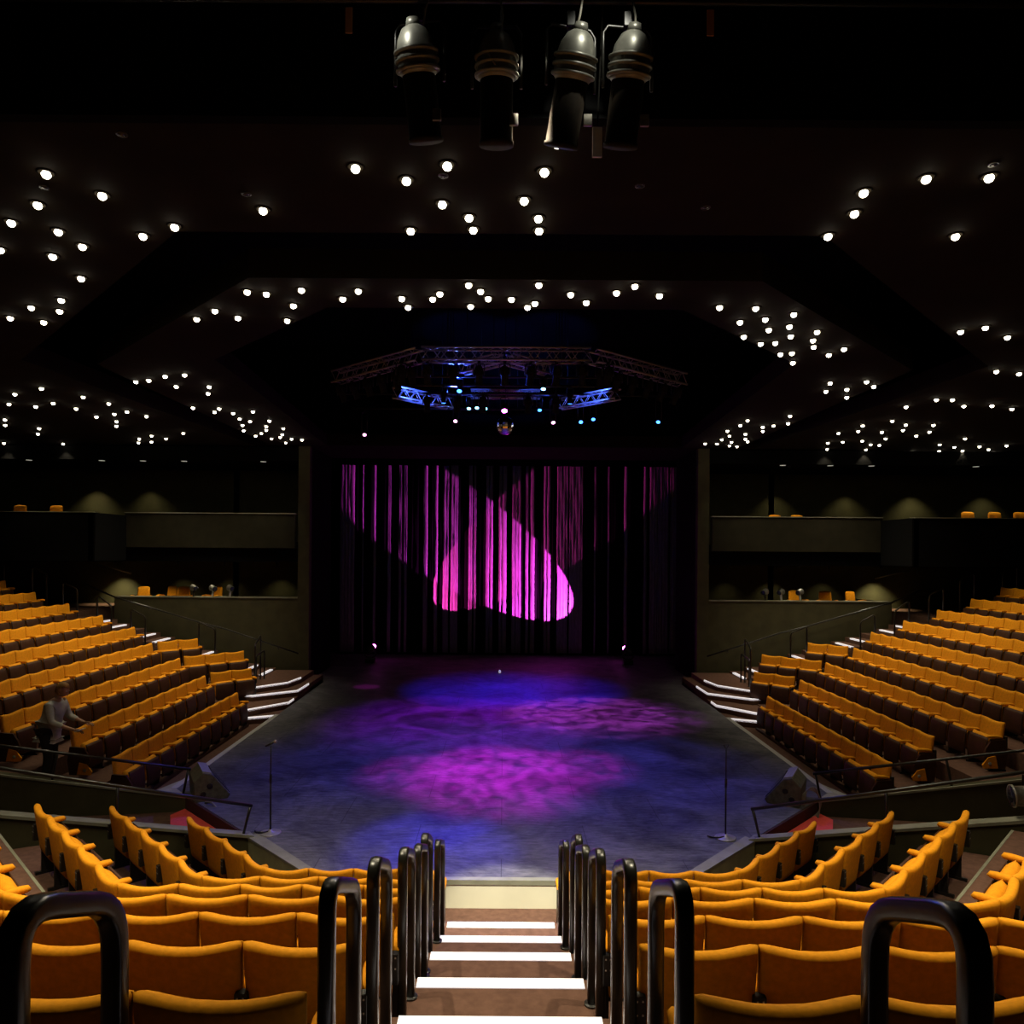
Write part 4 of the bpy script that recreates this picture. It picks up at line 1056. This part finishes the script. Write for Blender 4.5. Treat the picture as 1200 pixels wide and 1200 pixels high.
# ---------------------------------------------------------------- wedge monitors
def wedge(x, y, rz, label):
    root = thing('monitor_speaker', label, 'speaker', (x, y, 0), R(rz), 'wedge monitors at the stage corners')
    # profile in local (y,z): grille slopes to the front (+y)
    prof = [(-0.24, 0.0), (0.26, 0.0), (0.30, 0.06), (0.02, 0.42), (-0.12, 0.46), (-0.26, 0.32)]
    bm = bmesh.new()
    a = [bm.verts.new((-0.33, p[0], p[1])) for p in prof]; b = [bm.verts.new((0.33, p[0], p[1])) for p in prof]
    bm.faces.new(a); bm.faces.new(b[::-1])
    for i in range(6): bm.faces.new((a[i], b[i], b[(i + 1) % 6], a[(i + 1) % 6]))
    bmesh.ops.recalc_face_normals(bm, faces=bm.faces)
    bmesh.ops.bevel(bm, geom=bm.edges[:], offset=0.008, segments=1, affect='EDGES')
    mesh_obj('cabinet', bm, 'wedge', root)
    bm = bmesh.new()
    d = Vector((0, -0.28, 0.36)).normalized(); nrm = Vector((0, 0.36, 0.28)).normalized()
    c = Vector((0, 0.16, 0.24)) + nrm * 0.004
    vs = []
    for sx, sy in ((-1, -1), (1, -1), (1, 1), (-1, 1)):
        vs.append(c + Vector((0.30 * sx, 0, 0)) + d * 0.2 * sy)
    f = [bm.verts.new(v) for v in vs] + [bm.verts.new(v + nrm * 0.008) for v in vs]
    for q in ((0, 1, 2, 3), (7, 6, 5, 4), (0, 1, 5, 4), (1, 2, 6, 5), (2, 3, 7, 6), (3, 0, 4, 7)): bm.faces.new([f[i] for i in q])
    mesh_obj('grille', bm, 'glassdark', root)
    bm = bmesh.new(); box(bm, -0.31, 0.31, -0.13, 0.01, 0.432, 0.468, 0.004)
    for v in bm.verts: v.co.z += (-v.co.y - 0.06) * 0.28
    mesh_obj('top_panel', bm, 'wedgetop', root)
    for sx in (-1, 1):
        for yy, zz in ((-0.02, 0.24), (-0.12, 0.12)):
            bm = bmesh.new(); lathe(bm, [(0.045, 0.0), (0.045, 0.012), (0.02, 0.006)], 14, Matrix.Translation((sx * 0.33, yy, zz)) @ Matrix.Rotation(R(90 * sx), 4, 'Y'))
            mesh_obj('side_socket', bm, 'black', root, True)
wedge(-4.88, 12.05, -60, 'black wedge monitor with a grey top at the left stage corner')
wedge(4.72, 12.0, 60, 'black wedge monitor with a coiled cable behind it at the right stage corner')
# coiled cable on the right wedge, hanging over the stage edge
for s, cxx, cyy in ((1, 5.0, 11.68),):
    root = None
    bm = bmesh.new()
    for t in range(5):
        pts = []
        for i in range(28):
            a = 2 * math.pi * i / 28
            pts.append((cxx + 0.12 * math.cos(a) * (1 + 0.12 * t) , cyy + 0.02 * t + 0.015 * math.sin(3 * a + t), 0.02 + 0.30 * math.sin(a) * (1 - 0.07 * t)))
        tube(bm, pts, 0.008, 5, closed=True)
    tag(mesh_obj('coiled_cable', bm, 'cable', None, True), 'tall coil of grey cable hanging behind the right wedge monitor', 'cable')
bm = bmesh.new()
tube(bm, [(-4.75, 11.62, 0.02), (-4.62, 11.55, 0.05), (-4.52, 11.48, 0.0), (-4.6, 11.44, -0.1), (-4.72, 11.5, -0.12), (-4.7, 11.55, -0.02), (-4.55, 11.5, -0.16)], 0.018, 6)
tag(mesh_obj('cable_bundle', bm, 'cable', None, True), 'small bundle of cable under the left wedge monitor at the stage edge', 'cable')

# silver lantern on the near gangway wall at the right edge of the photo
o, d = lantern('wall_lantern', 'silver stage lantern on the near gangway wall at the right edge', (6.50, 8.93, 1.10), (5.0, 9.3, 1.0), 0.40, 0.15, 'glassdark', None, hang=0.3, bodymat='steel')
bm = bmesh.new(); tube(bm, [(0, 0, -0.05), (0.0, 0, -0.28)], 0.02, 8); mesh_obj('post', bm, 'black', o, True)

# small lanterns along the box parapets
for s, xs in ((-1, (-9.75, -9.15, -8.6)), (1, (8.25, 8.75, 9.35))):
    for j, x in enumerate(xs):
        o, d = lantern('box_lantern', 'small dark lamp on the %s box parapet, %s from the stair side' % (SIDE[s], ORD[j] if s == -1 else ORD[2 - j]), (x, 22.86, 2.88), (x * 0.6, 20, 2.0), 0.24, 0.09, 'glassdark', 'lamps on the box parapets')
        bm = bmesh.new(); tube(bm, [(0, -0.05, -0.26), (0, 0, -0.08)], 0.03, 8); mesh_obj('stand', bm, 'white' if j != 0 else 'black', o, True)

# ---------------------------------------------------------------- the person between the left rows
def person():
    root = thing('person', 'person in a grey top and black trousers leaning forward between the left rows', 'person', (-7.62, 12.2, ZS[1]))
    def skin_mesh(name, verts, edges, radii, m, rootv=0, sub=2):
        me = bpy.data.meshes.new(name); me.from_pydata(verts, edges, [])
        o = bpy.data.objects.new(name, me); C.objects.link(o); o.parent = root
        sk = o.modifiers.new('skin', 'SKIN'); sk.use_smooth_shade = True
        for i, r_ in enumerate(radii):
            v = me.skin_vertices[0].data[i]
            v.radius = r_ if isinstance(r_, tuple) else (r_, r_)
            v.use_root = (i == rootv)
        sb = o.modifiers.new('sub', 'SUBSURF'); sb.levels = sub; sb.render_levels = sub
        me.materials.append(M[m] if isinstance(m, str) else m)
        return o
    # local: +x towards the stage centre (facing), y depth
    # one continuous body: pelvis, spine, head, arms, legs
    V = [(0, 0, 0.90), (0.03, 0, 1.06), (0.07, 0, 1.22), (0.11, 0, 1.37), (0.14, 0, 1.45), (0.18, 0, 1.52),          # 0-5 spine, neck
         (0.11, -0.19, 1.36), (0.19, -0.25, 1.10), (0.50, -0.20, 0.98), (0.55, -0.19, 0.965),                        # 6-9 near arm
         (0.11, 0.19, 1.36), (0.19, 0.25, 1.10), (0.48, 0.16, 1.02), (0.53, 0.15, 1.01),                             # 10-13 far arm
         (0.0, -0.10, 0.86), (0.06, -0.11, 0.48), (-0.02, -0.11, 0.09), (0.10, -0.12, 0.035),                        # 14-17 near leg
         (0.0, 0.10, 0.86), (0.00, 0.11, 0.48), (-0.10, 0.11, 0.09), (0.02, 0.12, 0.035)]                            # 18-21 far leg
    E_ = [(0, 1), (1, 2), (2, 3), (3, 4), (4, 5), (3, 6), (6, 7), (7, 8), (8, 9), (3, 10), (10, 11), (11, 12), (12, 13), (0, 14), (14, 15), (15, 16), (16, 17), (0, 18), (18, 19), (19, 20), (20, 21)]
    Rr = [(0.12, 0.16), (0.105, 0.14), (0.12, 0.165), (0.10, 0.13), 0.052, 0.048, 0.060, 0.043, 0.028, 0.022, 0.060, 0.043, 0.028, 0.022, 0.085, 0.058, 0.04, 0.034, 0.085, 0.058, 0.04, 0.034]
    skin_mesh('body', V, E_, Rr, 'skin')
    # clothes follow the body
    tv = V[:5] + V[6:8] + [(0.38, -0.22, 1.03)] + V[10:12] + [(0.37, 0.20, 1.05)] + [(-0.01, 0, 0.80)]
    te = [(11, 0), (0, 1), (1, 2), (2, 3), (3, 4), (3, 5), (5, 6), (6, 7), (3, 8), (8, 9), (9, 10)]
    tr = [(0.145, 0.185), (0.13, 0.165), (0.14, 0.185), (0.12, 0.15), 0.064, 0.078, 0.058, 0.046, 0.078, 0.058, 0.046, (0.15, 0.19)]
    skin_mesh('grey_top', tv, te, tr, 'shirt', 0)
    lv = [(0, 0, 0.92)] + V[14:17] + V[18:21]
    skin_mesh('trousers', lv, [(0, 1), (1, 2), (2, 3), (0, 4), (4, 5), (5, 6)], [(0.13, 0.17), 0.105, 0.075, 0.06, 0.105, 0.075, 0.06], 'trouser')
    for a, b in ((16, 17), (20, 21)):
        A, B = V[a], V[b]
        skin_mesh('shoe', [(A[0] - 0.04, A[1], 0.045), (A[0] + 0.06, A[1], 0.05), (B[0] + 0.07, B[1], 0.035)], [(0, 1), (1, 2)], [0.045, 0.05, 0.035], 'black', 0, 1)
    # head with face
    bm = bmesh.new()
    bmesh.ops.create_uvsphere(bm, u_segments=24, v_segments=18, radius=1)
    for v in bm.verts:
        x, y, z = v.co
        jaw = 1 - 0.22 * max(0, -z) ** 1.5
        v.co = Vector((x * 0.098 * (1 + 0.05 * z) + (0.012 if z < -0.3 and x > 0 else 0), y * 0.076 * jaw, z * 0.118))
        fx = v.co.x
        if x > 0.8 and abs(y) < 0.25 and -0.35 < z < 0.15: v.co.x += 0.022 * (1 - abs(y) * 4) * (1 - (z + 0.1) * 0.8)   # nose
        if x > 0.55 and 0.2 < abs(y) < 0.5 and 0.0 < z < 0.3: v.co.x -= 0.008                                          # eye sockets
        if x > 0.6 and abs(y) < 0.4 and -0.65 < z < -0.45: v.co.x += 0.004                                             # lips
    mt = Matrix.Translation((0.225, 0, 1.60)) @ Matrix.Rotation(R(28), 4, 'Y')
    bm.transform(mt)
    head = mesh_obj('head', bm, 'skin', root, True)
    for sy in (-1, 1):
        bm = bmesh.new(); bmesh.ops.create_uvsphere(bm, u_segments=10, v_segments=8, radius=0.012, matrix=mt @ Matrix.Translation((0.083, sy * 0.030, 0.018))); mesh_obj('eye', bm, 'white', head, True)
        bm = bmesh.new(); bmesh.ops.create_uvsphere(bm, u_segments=10, v_segments=8, radius=0.026, matrix=mt @ Matrix.Translation((-0.005, sy * 0.076, -0.005)) @ Matrix.Diagonal((0.7, 0.3, 1.1, 1))); mesh_obj('ear', bm, 'skin', head, True)
    bm = bmesh.new(); tube(bm, [mt @ Vector((0.088, -0.025, -0.062)), mt @ Vector((0.097, 0, -0.060)), mt @ Vector((0.088, 0.025, -0.062))], 0.005, 6); mesh_obj('mouth', bm, 'redcarpet', head, True)
    bm = bmesh.new()
    bmesh.ops.create_uvsphere(bm, u_segments=24, v_segments=16, radius=1)
    kill = [v for v in bm.verts if (v.co.x > 0.25 and v.co.z < 0.55) or v.co.z < -0.75]
    bmesh.ops.delete(bm, geom=kill, context='VERTS')
    rr = random.Random(4)
    for v in bm.verts: v.co = Vector((v.co.x * 0.112 - 0.008, v.co.y * 0.09, v.co.z * 0.13)) * (1 + rr.uniform(-0.02, 0.03))
    bm.transform(mt)
    h = mesh_obj('hair', bm, 'hair', head, True); h.modifiers.new('t', 'SOLIDIFY').thickness = 0.012
    # hands: palm, four unequal bent fingers and a thumb
    for (wx, wy, wz), sy in ((V[9], -1), (V[13], 1)):
        vs = [(wx - 0.01, wy, wz), (wx + 0.04, wy, wz - 0.005), (wx + 0.075, wy, wz - 0.01)]
        es = [(0, 1), (1, 2)]; rs = [(0.018, 0.024), (0.016, 0.034), (0.014, 0.036)]
        skin_mesh('palm', vs, es, rs, 'skin')
        for f, (oy, L) in enumerate(((-0.028, 0.058), (-0.010, 0.070), (0.010, 0.066), (0.027, 0.050))):
            p = [(wx + 0.065, wy + oy * 0.9, wz - 0.008), (wx + 0.085 + L * 0.3, wy + oy, wz - 0.018), (wx + 0.085 + L * 0.65, wy + oy * 1.05, wz - 0.036), (wx + 0.085 + L * 0.8, wy + oy * 1.05, wz - 0.055)]
            skin_mesh('finger', p, [(0, 1), (1, 2), (2, 3)], [0.0095, 0.009, 0.008, 0.0065], 'skin', 0, 1)
        p = [(wx + 0.02, wy - sy * 0.022, wz - 0.004), (wx + 0.048, wy - sy * 0.05, wz - 0.012), (wx + 0.075, wy - sy * 0.058, wz - 0.028)]
        skin_mesh('thumb', p, [(0, 1), (1, 2)], [0.012, 0.0105, 0.008], 'skin', 0, 1)
    return root
person()
bm = bmesh.new(); box(bm, -0.075, 0.075, -0.05, 0.05, -0.006, 0.006, 0.002)
bm.transform(Matrix.Translation((-6.99, 12.01, ZS[1] + 0.97)) @ Matrix.Rotation(R(-20), 4, 'Y'))
tag(mesh_obj('paper_slip', bm, 'white'), 'white slip of paper in the hand of the person in the left rows', 'paper')
